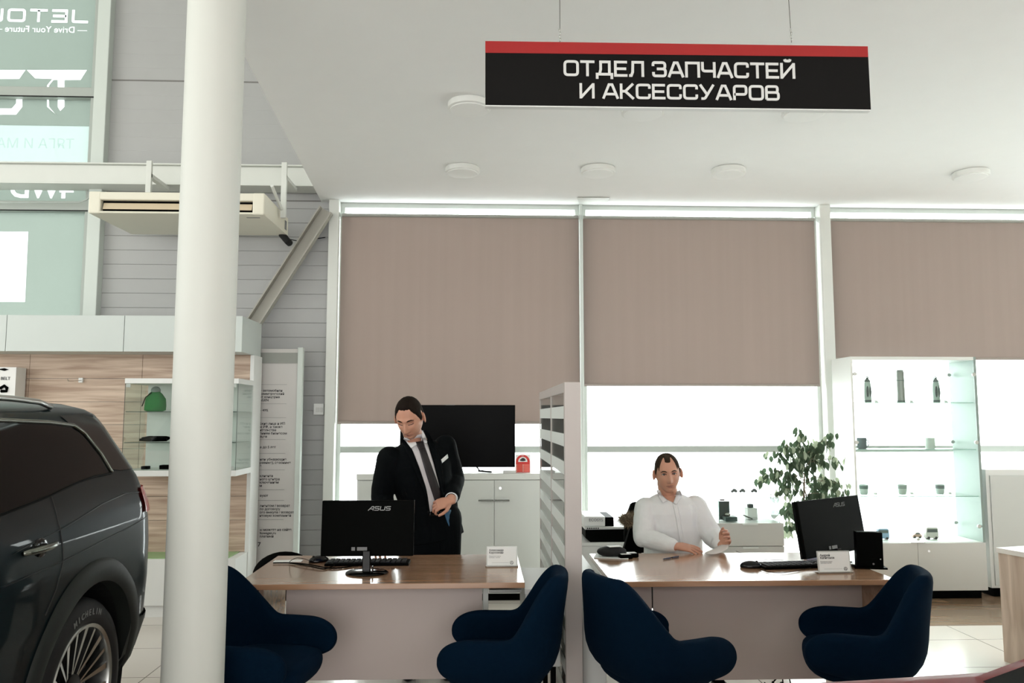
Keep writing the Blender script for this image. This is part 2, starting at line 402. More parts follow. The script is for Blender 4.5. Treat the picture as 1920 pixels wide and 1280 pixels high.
def plank_mat():
    m = bpy.data.materials.new('laminate floor planks'); m.use_nodes = True; n = m.node_tree; b = n.nodes['Principled BSDF']
    tc = n.nodes.new('ShaderNodeTexCoord'); br = n.nodes.new('ShaderNodeTexBrick'); br.inputs['Scale'].default_value = 1
    br.inputs['Brick Width'].default_value = 1.2; br.inputs['Row Height'].default_value = .19; br.inputs['Mortar Size'].default_value = .002
    br.inputs['Color1'].default_value = lin((150, 122, 98)); br.inputs['Color2'].default_value = lin((132, 106, 84)); br.inputs['Mortar'].default_value = lin((88, 68, 52))
    mp = n.nodes.new('ShaderNodeMapping'); mp.inputs['Scale'].default_value = (.8, 12, 1); no = n.nodes.new('ShaderNodeTexNoise'); no.inputs['Scale'].default_value = 3
    n.links.new(tc.outputs['Object'], br.inputs[0]); n.links.new(tc.outputs['Object'], mp.inputs[0]); n.links.new(mp.outputs[0], no.inputs[0])
    mx = n.nodes.new('ShaderNodeMix'); mx.data_type = 'RGBA'; mx.blend_type = 'MULTIPLY'; mx.inputs[0].default_value = .5
    n.links.new(br.outputs[0], mx.inputs[6]); n.links.new(no.outputs[0], mx.inputs[7]); n.links.new(mx.outputs[2], b.inputs['Base Color'])
    b.inputs['Roughness'].default_value = .22; b.inputs['Specular IOR Level'].default_value = .6
    return m
struct(MB().box(2.35, 9, 5.9, YW, -.05, 0).build('floor', plank_mat()))
struct(MB().box(-40, 40, YW+.35, 70, -.25, -.15).build('ground_outside', mat('snow covered yard', (240, 242, 244), .9, var=.02)))
# ceilings
e1 = Vector((X_(603, 381, YW), YW, ZC)); e2 = atz(453, 95, ZC); dd = (e2-e1)/(e2.y-e1.y); e3 = e1+dd*(-1.2-e1.y)
struct(MB().prism([e1, (9, YW, ZC), (9, -1.2, ZC), e3], (0, 0, .35)).build('ceiling', ceil_m))
struct(MB().box(-9, 9, -8, YW, HALL, HALL+.1).build('ceiling_hall', white_wall))
struct(MB().box(-9.15, -9, -8, YW, 0, HALL).build('wall_left', white_wall))
struct(MB().box(9, 9.15, -8, YW, 0, HALL).build('wall_right', white_wall))
struct(MB().box(-9, 9, -8.15, -8, 0, HALL).build('wall_front', white_wall))
# siding wall with real board grooves
def siding(x0, x1, z0, z1, name, step=.132):
    prof = []; z = z0
    while z < z1-.01:
        z2 = min(z+step, z1); g = .006 if z < 3.55 else .0012; prof += [(YW+g, z), (YW, z+.006), (YW, z2-.003)]; z = z2
    prof.append((YW+.006, z1)); vs = []
    for x in (x0, x1): vs += [(x, y, z) for y, z in prof]
    n = len(prof); fs = [(i, i+1, n+i+1, n+i) for i in range(n-1)]
    mb = MB().add(vs, fs); mb.box(x0, x1, YW+.01, YW+.18, z0, z1)
    return mb
struct(siding(XS, XP, 0, HALL, 'wall_back').build('wall_back', siding_m, recalc=False))
struct(MB().box(-1.45, 9, YW+.0, YW+.2, ZC, HALL).build('wall_back', siding_m))
for py, nm in ((153, 'a'), (375, 'b')):
    z = Z_(400, py, YW); struct(MB().box(XS, XP, YW-.004, YW+.005, z-.006, z+.006).build('trim_1', mat('joint line grey', (120, 118, 115), .7)))  # dark grey lines along the siding joints
# ------- left tall glazing with translucent banner film
XL = -8.9
film_g = film('grey green window film', (56, 60, 58), (128, 134, 129), stretch=(.3, 1, .3))
film_w = film('pale mint window film', (64, 67, 66), (150, 158, 155), stretch=(.3, 1, .3))
film_l = film('white lettering film', (80, 82, 81), (190, 194, 192))
wn = thing('window_1', 'tall glazed wall of the hall with grey frames', 'window', (XS, YW, 0)); del wn['category']; wn['kind'] = 'structure'
xe = X_(178, 250, YW)            # inner edge of post
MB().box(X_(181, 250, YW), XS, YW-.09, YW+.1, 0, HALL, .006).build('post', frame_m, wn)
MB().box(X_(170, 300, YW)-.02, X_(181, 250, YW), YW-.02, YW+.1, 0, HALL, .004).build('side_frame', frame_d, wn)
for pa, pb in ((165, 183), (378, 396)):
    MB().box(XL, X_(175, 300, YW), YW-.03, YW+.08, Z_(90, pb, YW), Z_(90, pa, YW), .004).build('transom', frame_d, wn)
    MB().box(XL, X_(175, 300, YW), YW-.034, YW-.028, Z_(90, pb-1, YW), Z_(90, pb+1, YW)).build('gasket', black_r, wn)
for xx in (-5.2, -7):
    MB().box(xx-.04, xx+.04, YW-.05, YW+.08, 0, HALL, .004).build('mullion', frame_m, wn)
xr = X_(172, 300, YW)
zA, zB, zC_, zD, zE = Z_(90, 183, YW), Z_(90, 232, YW), Z_(90, 306, YW), Z_(90, 396, YW), Z_(90, 165, YW)
f1 = MB().box(XL, xr, YW+.05, YW+.052, zE, HALL).build('banner_film', film_g, wn)
f2 = MB().box(XL, xr, YW+.05, YW+.052, zB, zA).build('banner_film', film_g, wn)
f3 = MB().box(XL, xr, YW+.05, YW+.052, zC_, zB).build('banner_film', film_w, wn, label='brighter mint band of window film')
f4 = MB().box(XL, xr, YW+.05, YW+.052, zD, zC_).build('banner_film', film_g, wn)
f5 = MB().box(XL, xr, YW+.05, YW+.052, .3, zD).build('banner_film', film('grey green window film low', (56, 60, 58), (134, 140, 135), stretch=(.3, 1, .3)), wn)
MB().box(XL, XS, YW, YW+.15, 0, .3).build('sill_wall', siding_m, wn)
YF = YW+.0495
def at_text(px, py, Y=YF): return at(px, py, Y)
# mirrored lettering (read from inside): JETOUR, Drive Your Future, T2, 4WD
p = at_text(165, 43)
hh = Z_(90, 19, YF)-Z_(90, 43, YF)
mb, _ = strokes('JETOUR', hh, Matrix.Translation(p) @ Matrix.Rotation(R(90), 4, 'X') @ Matrix.Scale(-1, 4, (1, 0, 0)), -.003, w=.2, gap=.3, wscale=1.35)
L1 = mb.build('lettering', film_l, wn)
L2 = text_mb('— Drive Your Future —', .085, face_M(at_text(163, 62), mirror=True), .0035, .001).build('lettering', film_l, wn)
def poly(pts, nm='lettering', m=film_l, Y=YF, par=None, th=.003):
    return MB().prism([at(a, b, Y) for a, b in pts], (0, th, 0)).build(nm, m, par or wn)
P1 = poly([(50, 131), (163, 131), (151, 150), (121, 150), (121, 200), (113, 208), (108, 200), (108, 150), (100, 150), (92, 160), (92, 200), (105, 215), (88, 200), (88, 160), (98, 148), (66, 147)])
P2 = poly([(-40, 131), (48, 131), (36, 148), (-40, 148)]); P3 = poly([(-40, 163), (42, 163), (42, 167), (-40, 167)]); P4 = poly([(42, 183), (42, 200), (30, 215), (-40, 215), (-40, 203), (22, 203), (30, 194), (30, 183)])
L3 = text_mb('4WD', .25, face_M(at_text(137, 371), mirror=True), .0035, .006).build('lettering', film_l, wn)
L4 = text_mb('ТЯГА И МАНЕВР', .13, face_M(at_text(140, 279)+Vector((0, -.006, 0)), mirror=True), .001, 0).build('lettering', glass('faint clear lettering', (246, 250, 249)), wn)
P5 = poly([(-60, 434), (53, 434), (47, 566), (-60, 566)], 'white_panel')
carve(f1, [L1, L2, P1, P2, P3]); carve(f2, [P1, P4]); carve(f4, [L3]); carve(f5, [P5])
# ------- window wall
def win(n, x0, x1, z_blind_glass_top):
    w = thing('window_%d' % n, 'glazed bay behind the desks', 'window', ((x0+x1)/2, YW, 0)); del w['category']; w['kind'] = 'structure'
    zr0, zr1 = Z_(1300, 848, YW), Z_(1300, 836, YW)
    MB().box(x0, x1, YW+.02, YW+.09, ZC-.042, ZC).build('head_frame', frame_m, w)
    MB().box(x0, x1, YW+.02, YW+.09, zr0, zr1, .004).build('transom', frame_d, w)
    MB().box(x0, x1, YW+.02, YW+.09, 0, .12).build('sill', frame_m, w)
    MB().box(x0+.001, x0+.035, YW+.016, YW+.094, 0, ZC).build('side_frame', frame_m, w); MB().box(x1-.035, x1-.001, YW+.016, YW+.094, 0, ZC).build('side_frame', frame_m, w)
    MB().box(x0+.035, x1-.035, YW+.05, YW+.056, zr1, ZC-.042).build('glass_pane', glass_m, w); MB().box(x0+.035, x1-.035, YW+.05, YW+.056, .12, zr0).build('glass_pane', glass_m, w)
    return w
xpa = (X_(616, 600, YW), X_(635, 600, YW)); xpb = (X_(1087, 600, YW)-.0, X_(1093, 600, YW)); xpc = (X_(1536, 600, YW), X_(1556, 600, YW)); xpd = (xpc[1]+2.17, xpc[1]+2.2)
win(2, xpa[1], xpb[0], 0); win(3, xpb[1], xpc[0], 0); win(4, xpc[1], xpd[0], 0); win(5, xpd[1], 8.9, 0)
for i, (a, b, d) in enumerate((xpa+(.1,), xpb+(.03,), xpc+(.1,), xpd+(.03,))):
    struct(MB().box(a, b, YW-d, YW+.12, 0, ZC, .006).build('trim_2', steel_w if d > .05 else frame_m))
struct(MB().box(8.9, 9, YW-.1, YW+.12, 0, ZC).build('trim_2', steel_w))
# roller blinds
blind_m = film('taupe roller blind cloth', (118, 110, 106), (112, 103, 98), var=.06, stretch=(6, 1, .15), scale=2)
YB = YW-.035
def blind(x0, x1, pyb, label):
    t = thing('roller_blind', label, 'blind', ((x0+x1)/2, YB, Z_(1000, 410, YB)), 'taupe roller blinds on the window wall')
    ztop = Z_(1000, 408, YB); zb = Z_(1000, pyb, YB)
    MB().box(x0, x1, YB-.001, YB+.001, zb, ztop).build('cloth', blind_m, t)
    MB().box(x0, x1, YB-.008, YB+.008, zb-.022, zb, .003).build('bottom_rail', mat('taupe rail', (150, 140, 132), .5), t)
    MB().cyl((x0, YB, ztop+.008), (x1, YB, ztop+.008), .016, n=16).build('roller_tube', mat('roller tube grey', (150, 150, 143), .5), t, auto=40)
    for xx in (x0-.004, x1): MB().box(xx, xx+.006, YB-.02, YB+.034, ztop-.01, ztop+.03, .002).build('bracket', frame_m, t)
    return t
blind(X_(637, 600, YB), X_(1086, 600, YB), 790, 'taupe roller blind pulled lowest, behind the standing man and the black television')
blind(X_(1094.5, 600, YB), X_(1533, 600, YB), 719, 'taupe roller blind in the middle window, hanging above the seated man')
blind(X_(1558, 600, YB), X_(1558, 600, YB)+2.13, 668, 'taupe roller blind in the right window, above the tall glass display cabinet')
# ------- round column
cx = X_(361, 1280, 3.11)
struct(MB().cyl((cx, 3.11, 0), (cx, 3.11, HALL), .111, n=64).build('column', mat('column white paint', (206, 207, 200), .55, var=.03, scale=1.5), auto=40))
# ------- steel beam along the siding, brace
yb0, yb1 = 7.02, 7.22
struct(MB().box(-9, X_(598, 330, yb0), yb0, yb1, Z_(300, 345, yb0), Z_(300, 310, yb0), .01).build('trim_3', steel_w))
struct(MB().box(-9, X_(598, 330, yb0), yb0-.03, yb1, Z_(300, 345, yb0)-.012, Z_(300, 345, yb0), .003).build('trim_3', steel_w))
struct(MB().box(-9, X_(598, 330, yb0), yb0-.03, yb1, Z_(300, 310, yb0), Z_(300, 310, yb0)+.012, .003).build('trim_3', steel_w))
a, b = at(613, 395, 7.12), at(483, 597, 7.12); d = (b-a).normalized(); nrm = Vector((-d.z, 0, d.x))
wq = .062
br = MB(); br.prism([a-nrm*wq, a+nrm*wq, b+d*.12+nrm*wq, b+d*.12-nrm*wq], (0, .012, 0))
br.prism([a-nrm*wq, a-nrm*(wq-.012), b+d*.12-nrm*(wq-.012), b+d*.12-nrm*wq], (0, -.07, 0)); br.prism([a+nrm*wq, a+nrm*(wq-.012), b+d*.12+nrm*(wq-.012), b+d*.12+nrm*wq], (0, -.07, 0))
tag(br.build('steel_brace', steel_g), 'slanting grey steel channel brace running from the blind post down to the display wall', 'brace')
MB().cyl(at(610, 392, 7.11), at(610, 392, 7.095), .018, n=6)
# ------- air conditioner
ya, yr = 6.22, 7.0
xa0, xa1 = X_(166, 385, ya), X_(495, 385, ya); zt, zb_ = Z_(300, 360, ya), Z_(300, 400, ya)
ac = thing('air_conditioner', 'cream ceiling-type air conditioner hanging under the beam, crossed by the white column', 'air conditioner', ((xa0+xa1)/2, (ya+yr)/2, zb_))
cream = mat('cream plastic casing', (226, 222, 205), .45, var=.02); cream_d = mat('yellowed cream louvre', (205, 188, 160), .5)
prof = [(ya, zb_+.02), (ya-.0, zt-.03), (ya+.03, zt), (yr, zt-.01), (yr, zb_+.01), (ya+.04, zb_-.0)]
zs0, zs1 = Z_(300, 396, ya), Z_(300, 375, ya)
body = MB().prism([(xa0, y, z) for y, z in [(ya+.05, zb_), (ya+.05, zt), (yr, zt-.01), (yr, zb_+.01)]], (xa1-xa0, 0, 0))
body.box(xa0, xa1, ya, ya+.06, zs1, zt, .01).box(xa0, xa1, ya, ya+.06, zb_, zs0, .01)
body.box(xa0-.002, xa0+.09, ya-.002, ya+.062, zb_-.002, zt+.002, .01).box(xa1-.09, xa1+.002, ya-.002, ya+.062, zb_-.002, zt+.002, .01)
body.build('casing', cream, ac)
MB().box(xa0+.09, xa1-.09, ya+.045, ya+.052, zs0, zs1).build('air_outlet', black_p, ac)
MB().cbox(((xa0+xa1)/2, ya+.028, zs0+.045), (xa1-xa0-.2, .006, .055), .002, rx=R(-18)).build('louvre', cream_d, ac)
MB().box(X_(462, 410, ya+.1), X_(487, 410, ya+.1), ya+.1, ya+.115, zb_-.002, zb_+.002).build('badge', ink_g, ac)
MB().prism([(xa1+.001, yr-.06, zt-.13), (xa1+.001, yr-.12, zt-.13), (xa1+.001, yr-.12, zt-.05), (xa1+.001, yr-.06, zt-.05)], (.002, 0, 0)).build('rating_plate', ink_g, ac)
for xx in (xa0+.25, xa1+.02):
    m = MB().box(xx, xx+.045, ya+.42, ya+.45, zt-.09 if xx > xa1 else zt, Z_(300, 304, ya+.4)+.02, .003); m.box(xx, xx+.045, ya+.43, 7.03, Z_(300, 330, ya+.4), Z_(300, 330, ya+.4)+.03); m.build('hanging_bracket', steel_w, ac)
MB().tube([(xa1+.03, ya+.43, zt-.02), (xa1+.03, ya+.1, zt+.09)], .014, 6).build('hanging_bracket', steel_w, ac)
MB().tube([(xa1-.05, yr-.02, zb_+.02), (xa1+.01, yr-.03, zb_-.05), (xa1+.02, yr-.0, zb_-.06)], .03, 10).build('drain_stub', black_r, ac)
tag(MB().tube([at(536, 447, 7.15), at(560, 452, 7.18), at(610, 445, 7.18)], .004, 6).build('cable', black_p), 'thin dark cable running from the air conditioner drain to the white post', 'cable')
tag(MB().tube([at(-30, 379, 7.1), at(150, 379, 7.1), at(163, 374, 7.0), at(172, 366, 6.9)], .008, 6).build('cable', frame_d), 'thin grey conduit along the glazing left of the air conditioner', 'cable')
# ------- display wall on the left
kx = X_(455, 625, 6.35); kl = -6.2
dw = thing('display_wall', 'oak-panelled display wall with white header and white plinth behind the car', 'display wall', (kx, 6.4, 0))
hd = MB(); xsm = [X_(12, 625, 6.35), X_(233, 625, 6.35)]; zh0, zh1 = Z_(300, 659, 6.35), Z_(300, 591.5, 6.35)
xa = kl
for xb in xsm+[kx]: hd.box(xa, xb-.004, 6.35, 6.9, zh0, zh1, .002); xa = xb
hd.build('header', mat('header white laminate', (196, 203, 199), .4, var=.01), dw)
sx = X_(473, 800, 6.66); zp = .44
pn = MB(); zz = [zp]+[Z_(150, y, 6.66) for y in (841+45*3.0, 841+45*2, 841+45, 841, 796, 753, 709.5)]+[zh1-.02]
zz = sorted(zz)
cols = [kl, X_(55, 700, 6.66), X_(267, 690, 6.66), sx-.03]
for z0, z1 in zip(zz[:-1], zz[1:]):
    for c0, c1 in zip(cols[:-1], cols[1:]): pn.box(c0+.0015, c1-.0015, 6.66, 6.68, z0+.0015, z1-.0015, .001)
pn.build('oak_panelling', wood_wall, dw)
MB().box(kl, sx-.031, 6.68, 6.89, 0, zh1-.01).build('carcass', lam_w, dw)
MB().box(sx-.03, sx, 6.655, 6.895, 0, zh0-.002).build('edge_board', lam_w, dw)
MB().box(kl, kx, 6.35, 6.66, .09, zp, .003).build('plinth', lam_w, dw); MB().box(kl, kx-.03, 6.38, 6.9, 0, .09).build('kickboard', lam_w, dw)
MB().box(kl, kx-.06, 6.37, 6.655, zp, zp+.006).build('green_top_panel', mat('pale green film', (150, 180, 130), .5), dw)
hk = MB().box(X_(148, 713, 6.65), X_(156, 713, 6.65), 6.64, 6.66, Z_(150, 717, 6.65), Z_(150, 708, 6.65), .002)
ho = thing('display_hook', 'single chrome display hook on the oak panelling, right of the boxed tow belt', 'hook', at(152, 713, 6.65))
hk.build('mounting_plate', lam_w, ho); MB().tube([at(152, 713, 6.64), at(140, 714, 6.5), at(128, 714, 6.35), at(127, 711, 6.34)], .003, 6).build('prong', chrome, ho)
# ------- glass wall showcase
y0, y1 = 6.25, 6.655
gx0, gx1 = X_(230, 800, y0), X_(445, 800, y0); gz0, gz1 = Z_(300, 893, y0), Z_(300, 709, y0)
sc = thing('wall_showcase', 'white glass-fronted wall showcase hung on the oak panelling behind the column', 'showcase', ((gx0+gx1)/2, (y0+y1)/2, gz0))
MB().box(gx0, gx1, y0, y1, gz1-.04, gz1, .003).build('top_panel', lam_w, sc); MB().box(gx0, gx1, y0, y1, gz0, gz0+.045, .003).build('bottom_panel', lam_w, sc)
MB().box(gx0+.02, gx1, y1-.014, y1, gz0+.045, gz1-.04).build('back_panel', lam_g, sc)
MB().box(gx0+.004, gx0+.009, y0+.005, y1-.015, gz0+.045, gz1-.04).build('glass_side', glass_s, sc); MB().box(gx1-.009, gx1-.004, y0+.005, y1-.015, gz0+.045, gz1-.04).build('glass_side', glass_s, sc)
MB().box(gx0+.01, gx1-.01, y0+.004, y0+.008, gz0+.045, gz1-.04).build('glass_front', glass_s, sc)
for xx in (gx0+.004, gx1-.006): MB().box(xx, xx+.003, y0, y0+.004, gz0+.045, gz1-.04).build('glass_edge', mat('dark glass edge', (60, 70, 64), .3), sc)
SH = [Z_(300, 771, y0), Z_(300, 829, y0)]
for z in SH:
    g = MB().box(gx0+.012, gx1-.012, y0+.012, y1-.02, z-.006, z).build('glass_shelf', glass_s, sc)
    MB().box(gx0+.012, gx1-.012, y0+.0095, y0+.0115, z-.006, z).build('glass_edge', mat('dark glass edge', (60, 70, 64), .3), sc)
for xx in (gx0+.012, gx1-.05):
    for z in (gz1-.07, gz0+.05): MB().box(xx, xx+.035, y0-.003, y0+.003, z, z+.028, .002).build('lock_plate', frame_d, sc)
# things in the showcase
yc = 6.43
bx_ = X_(291, 760, yc); bz = SH[0]
bpk = thing('drawstring_bag', 'small green drawstring bag with a grey top on the upper showcase shelf', 'bag', (bx_, yc, bz))
bag = MB().lathe((bx_, yc, bz), [(.06, .0), (.083, .01), (.085, .05), (.078, .1), (.055, .14), (.03, .16)], 24, Matrix.Scale(.6, 4, (0, 1, 0)))
for v in bag.v: v += Vector((noise.noise(v*30)*.006, 0, noise.noise(v*25+Vector((5, 0, 0)))*.005))
bag.build('bag_body', mat('green bag cloth', (22, 110, 48), .85, var=.2, scale=40), bpk, smooth=True)
MB().ell((bx_, yc, bz+.165), (.038, .026, .034)).build('gathered_top', mat('grey bag cloth', (120, 128, 124), .85), bpk, smooth=True)
MB().tube([(bx_-.02, yc-.03, bz+.15), (bx_-.06, yc-.045, bz+.11), (bx_-.082, yc-.05, bz+.04)], .004, 6).build('drawstring', black_p, bpk)
um = MB().tube([(X_(266, 823, yc), yc, SH[1]+.022), (X_(280, 823, yc), yc, SH[1]+.024), (X_(312, 823, yc), yc, SH[1]+.024), (X_(320, 820, yc), yc, SH[1]+.03)], [.012, .021, .02, .006], 14)
tag(um.build('folded_umbrella', black_p, smooth=True), 'black folded umbrella lying on the middle showcase shelf', 'umbrella')
um = MB().tube([(X_(268, 823, yc), yc-.06, SH[1]+.016), (X_(282, 823, yc), yc-.06, SH[1]+.016), (X_(318, 823, yc), yc-.06, SH[1]+.016)], [.01, .015, .012], 14)
tag(um.build('black_pouch', black_p, smooth=True), 'slim black pouch lying in front of the folded umbrella', 'pouch')
zb2 = gz0+.045
tag(MB().box(X_(268, 880, yc), X_(280, 880, yc), yc-.04, yc+.02, zb2, zb2+.024, .002).build('small_box', black_p), 'small flat black box at the showcase bottom, left', 'box', )
tag(MB().box(X_(302, 880, yc), X_(330, 880, yc), yc-.04, yc+.04, zb2, zb2+.032, .002).build('small_box', black_p), 'wider black box at the showcase bottom, next to the column', 'box')
tag(MB().box(X_(422, 880, yc), X_(429, 880, yc), yc-.02, yc+.03, zb2, zb2+.03, .002).build('small_box', black_p), 'small dark box at the showcase bottom, right of the column', 'box')
MBt = MB().box(X_(-8, 720, 6.5), X_(29, 720, 6.5), 6.5, 6.64, Z_(10, 762, 6.5), Z_(10, 688, 6.5), .002)
pb = thing('product_box', 'white boxed tow belt hanging on the oak panelling above the car roof', 'box', at(10, 762, 6.5))
MBt.build('carton', paper_m, pb)
text_mb('BELT', .035, face_M(at(1, 712, 6.497)), .0008).build('lettering', ink_m, pb)
text_mb('TOW', .035, face_M(at(-22, 712, 6.497)), .0008).build('lettering', ink_m, pb)
MB().prism([at(-6, 692, 6.495), at(8, 690, 6.495), at(16, 692.5, 6.495), at(8, 695, 6.495)], (0, .004, 0)).build('hang_hole', black_p, pb)
MB().tube([at(0, 728, 6.495), at(8, 723, 6.495), at(13, 727, 6.495), at(12, 733, 6.495), at(2, 733, 6.495)], .012, 8).build('printed_belt', black_p, pb)
# ------- poster board
yp = 6.98
po = thing('poster_board', 'tall white information board with small black Russian text leaning between display wall and siding', 'poster board', at(530, 1060, yp))
px0, px1 = X_(440, 800, yp), X_(556, 800, yp); pz0, pz1 = .12, Z_(520, 654, yp)
MB().box(px0, px1, yp, yp+.03, pz0, pz1, .003).build('board', mat('board pinkish white', (206, 202, 198), .5, var=.01), po)
MB().box(px1, px1+.045, yp-.03, yp+.03, pz0-.1, pz1+.012, .004).build('frame_post', frame_m, po)
MB().box(px0, px1, yp-.006, yp+.0, Z_(520, 681, yp), Z_(520, 661, yp)).build('header_strip', mat('grey header strip', (150, 152, 145), .5), po)
lines = [(728, ['е автомобили', 'коммерческий', 'рт концерна', 'AGEN']), (765, ['– 49%']), (790, ['ские лица и ИП', 'ы РФ, а также', 'ительства', 'ениям бизнесом', 'яцев']), (834, ['а до 5 лет']),
         (857, ['или убывающие', 'равные), сезонные', 'е']), (888, ['клиента', 'ного центра', 'ключением', 'м']), (925, ['вуют']), (944, ['лиентом / возврат', 'по договору', 'ого выкупа / возврат', 'нтовую компанией']), (989, ['ы можете на сайте', 'lkswagen.ru', 'платный'])]
for k, (py, ls) in enumerate(lines):
    text_mb('\n'.join(ls), .029, face_M(at(487, py+6, yp-.001)), .0006, .0004, space=.95).build('text_block', ink_m, po)
text_mb('7', .05, face_M(at(483, 1024, yp-.001)), .0006, .001).build('text_block', ink_m, po)
for py in (721, 757, 783, 824, 850, 881, 918, 938, 974):
    MB().box(px0+.02, X_(536, 800, yp), yp-.002, yp, Z_(500, py, yp), Z_(500, py, yp)+.002).build('rule_line', ink_g, po)
# switch
sw = thing('light_switch', 'white double switch box on the grey siding left of the blind', 'switch', at(598, 775, YW-.03))
MB().cbox(at(598, 767, YW-.02), (.09, .035, .1), .004).build('housing', lam_w, sw); MB().cbox(at(595, 768, YW-.042), (.025, .008, .04), .002).build('rocker', lam_g, sw); MB().cbox(at(602, 768, YW-.042), (.025, .008, .04), .002).build('rocker', lam_g, sw)
# ------- hanging sign
ys = 3.3
c0, c1 = at(910, 77, ys), at(1627, 87, ys); c2, c3 = at(1633, 205, ys), at(910, 196.5, ys)
sg = thing('hanging_sign', 'long black and red sign with white Russian lettering hanging from the ceiling', 'sign', (c0+c2)/2)
MB().prism([c0, c1, c2, c3], (0, .03, 0)).build('board', mat('sign black film', (22, 21, 20), .6, spec=.08, var=.02), sg)
sr0, sr1 = at(1627.6, 107, ys-.001), at(910, 99, ys-.001)
MB().prism([at(910, 77, ys-.001), at(1627, 87, ys-.001), sr1.lerp(sr0, 1), sr1], (0, -.001, 0)).build('red_band', mat('sign red film', (158, 14, 13), .45, var=.02), sg)
und = MB().prism([c3+Vector((0, .0, -.006)), c2+Vector((0, 0, -.006)), c2+Vector((0, .03, -.006)), c3+Vector((0, .03, -.006))], (0, 0, .005)); und.build('lower_edge', lam_w, sg)
ex = (c2-c3).normalized(); ez = Vector((-ex.z, 0, ex.x))
def sign_M(px, py):
    o = at(px, py, ys-.002)
    M = Matrix((( ex.x, ez.x, 0, o.x), (0, 0, -1, o.y), (ex.z, ez.z, 0, o.z), (0, 0, 0, 1)))
    return M
def fit(s, pxa, pxb, pya, pyb):
    hgt = at(pxa, pya, ys).z-at(pxa, pyb, ys).z; w = (at(pxb, pyb, ys)-at(pxa, pyb, ys)).length
    _, t1 = strokes(s, 1, Matrix(), 0, gap=.1); 
    # solve the width scale
    lo, hi = .4, 2
    for _i in range(30):
        md = (lo+hi)/2; _, t = strokes(s, hgt, Matrix(), 0, gap=.1, wscale=md)
        lo, hi = (md, hi) if t < w else (lo, md)
    mb, _ = strokes(s, hgt, sign_M(pxa, pyb), .0015, w=.165, gap=.1, wscale=md); return mb
let_m = mat('sign lettering white', (214, 214, 210), .5, var=.01)
fit('ОТДЕЛ ЗАПЧАСТЕЙ', 1057, 1490, 113, 142.5).build('lettering', let_m, sg)
fit('И АКСЕССУАРОВ', 1087, 1461, 156, 184.5).build('lettering', let_m, sg)
for px in (1050, 1484):
    pA = at(px, 80, ys+.015); 
    MB().tube([pA, Vector((pA.x-(.01 if px > 1400 else 0), pA.y, ZC))], .0015, 6).build('suspension_wire', chrome_d, sg)
    ch = MB()
    for k in range(4): ch.ell(pA+Vector((0.002*(-1)**k, 0, .015+.014*k)), (.004, .004, .009), 8, 6)
    ch.build('turnbuckle', chrome, sg, smooth=True)
# ------- ceiling lamps
k = 0
labs = ['white round ceiling lamp half hidden by the left end of the hanging sign', 'white round ceiling lamp hidden behind the middle of the hanging sign', 'white round ceiling lamp hidden behind the right part of the hanging sign',
        'leftmost white round ceiling lamp of the row nearest the blinds', 'white round ceiling lamp straight above the narrow gap between the left and middle blinds', 'white round ceiling lamp above the middle blind', 'rightmost white round ceiling lamp of the row nearest the blinds']
lamp0 = None
for (px, py), lb in zip(((880, 200), (1205, 208), (1506, 210), (867, 320), (1121, 321), (1365, 323), (1820, 328)), labs):
    p = atz(px, py, ZC-.025); p.z = ZC
    if lamp0 is None:
        t = thing('ceiling_lamp', lb, 'lamp', (0, 0, 0), 'round ceiling lamps')
        MB().lathe((0, 0, 0), [(.13, 0), (.136, -.006), (.136, -.04), (.126, -.045)], 40).build('housing', mat('lamp ring white', (232, 233, 228), .45), t, auto=35)
        MB().lathe((0, 0, 0), [(.122, -.04), (.12, -.05), (.08, -.054), (.01, -.056)], 40).build('diffuser', mat('lamp diffuser', (240, 241, 238), .5, var=.01), t, auto=50)
        t.location = p; lamp0 = t
    else: dup(lamp0, p, label=lb)
# small cover plates at the blind heads
tag(MB().prism([at(1082, 371, 6.98), at(1143, 371, 6.98), at(1138, 382, 7.2), at(1086, 382, 7.2)], (0, 0, .004)).build('cover_plate', steel_w), 'small loose white cover plate under the ceiling at the top of the narrow window post', 'plate')
# ================================================================== FURNITURE
# ------- desks
DZ = .75
YD0, YD1 = 3.85, 4.63
def desk(x0, x1, pan, label, wood_end_l, wood_end_r, post):
    t = thing('office_desk', label, 'desk', ((x0+x1)/2, (YD0+YD1)/2, 0))
    MB().box(x0, x1, YD0, YD1, DZ-.026, DZ, .002).build('desktop', wood_desk, t)
    MB().box(pan[0], pan[1], 4.12, 4.138, pan[2], DZ-.026, .001).build('modesty_panel', lam_p, t)
    if wood_end_l: MB().box(x0+.03, x0+.055, 4.14, YD1-.03, 0, DZ-.027, .001).build('end_panel', wood_desk, t)
    if wood_end_r: MB().box(x1-.045, x1-.02, YD0+.03, YD1-.03, 0, DZ-.027, .001).build('end_panel', wood_desk, t)
    for px in post:
        for yy in (4.14, 4.5): MB().box(px, px+.028, yy, yy+.03, 0, DZ-.027, .002).build('leg', steel_w, t)
    MB().box(x0+.06, x1-.06, 4.3, 4.33, DZ-.07, DZ-.027).build('support_rail', steel_w, t)
    return t
xl0, xl1 = X_(442, 1083, YD0), X_(984, 1083, YD0)
d1 = desk(xl0, xl1, (X_(535, 1180, 4.12), X_(904, 1180, 4.12), Z_(700, 1274, 4.12)), 'left walnut-topped desk with a white modesty panel, carrying the frontal monitor', True, False, (X_(905, 1180, 4.12),))
xr0, xr1 = X_(1146, 1083, YD0), X_(1681, 1079, YD0)
d2 = desk(xr0, xr1, (X_(1226, 1180, 4.12), X_(1641, 1180, 4.12), Z_(1400, 1274, 4.12)), 'right walnut-topped desk with a white modesty panel where the man in the white shirt sits', False, True, ())
MB().box(X_(1160, 1180, 4.12), X_(1223, 1180, 4.12), 4.12, 4.138, .06, DZ-.026, .001).build('leg_panel', lam_p, d2)
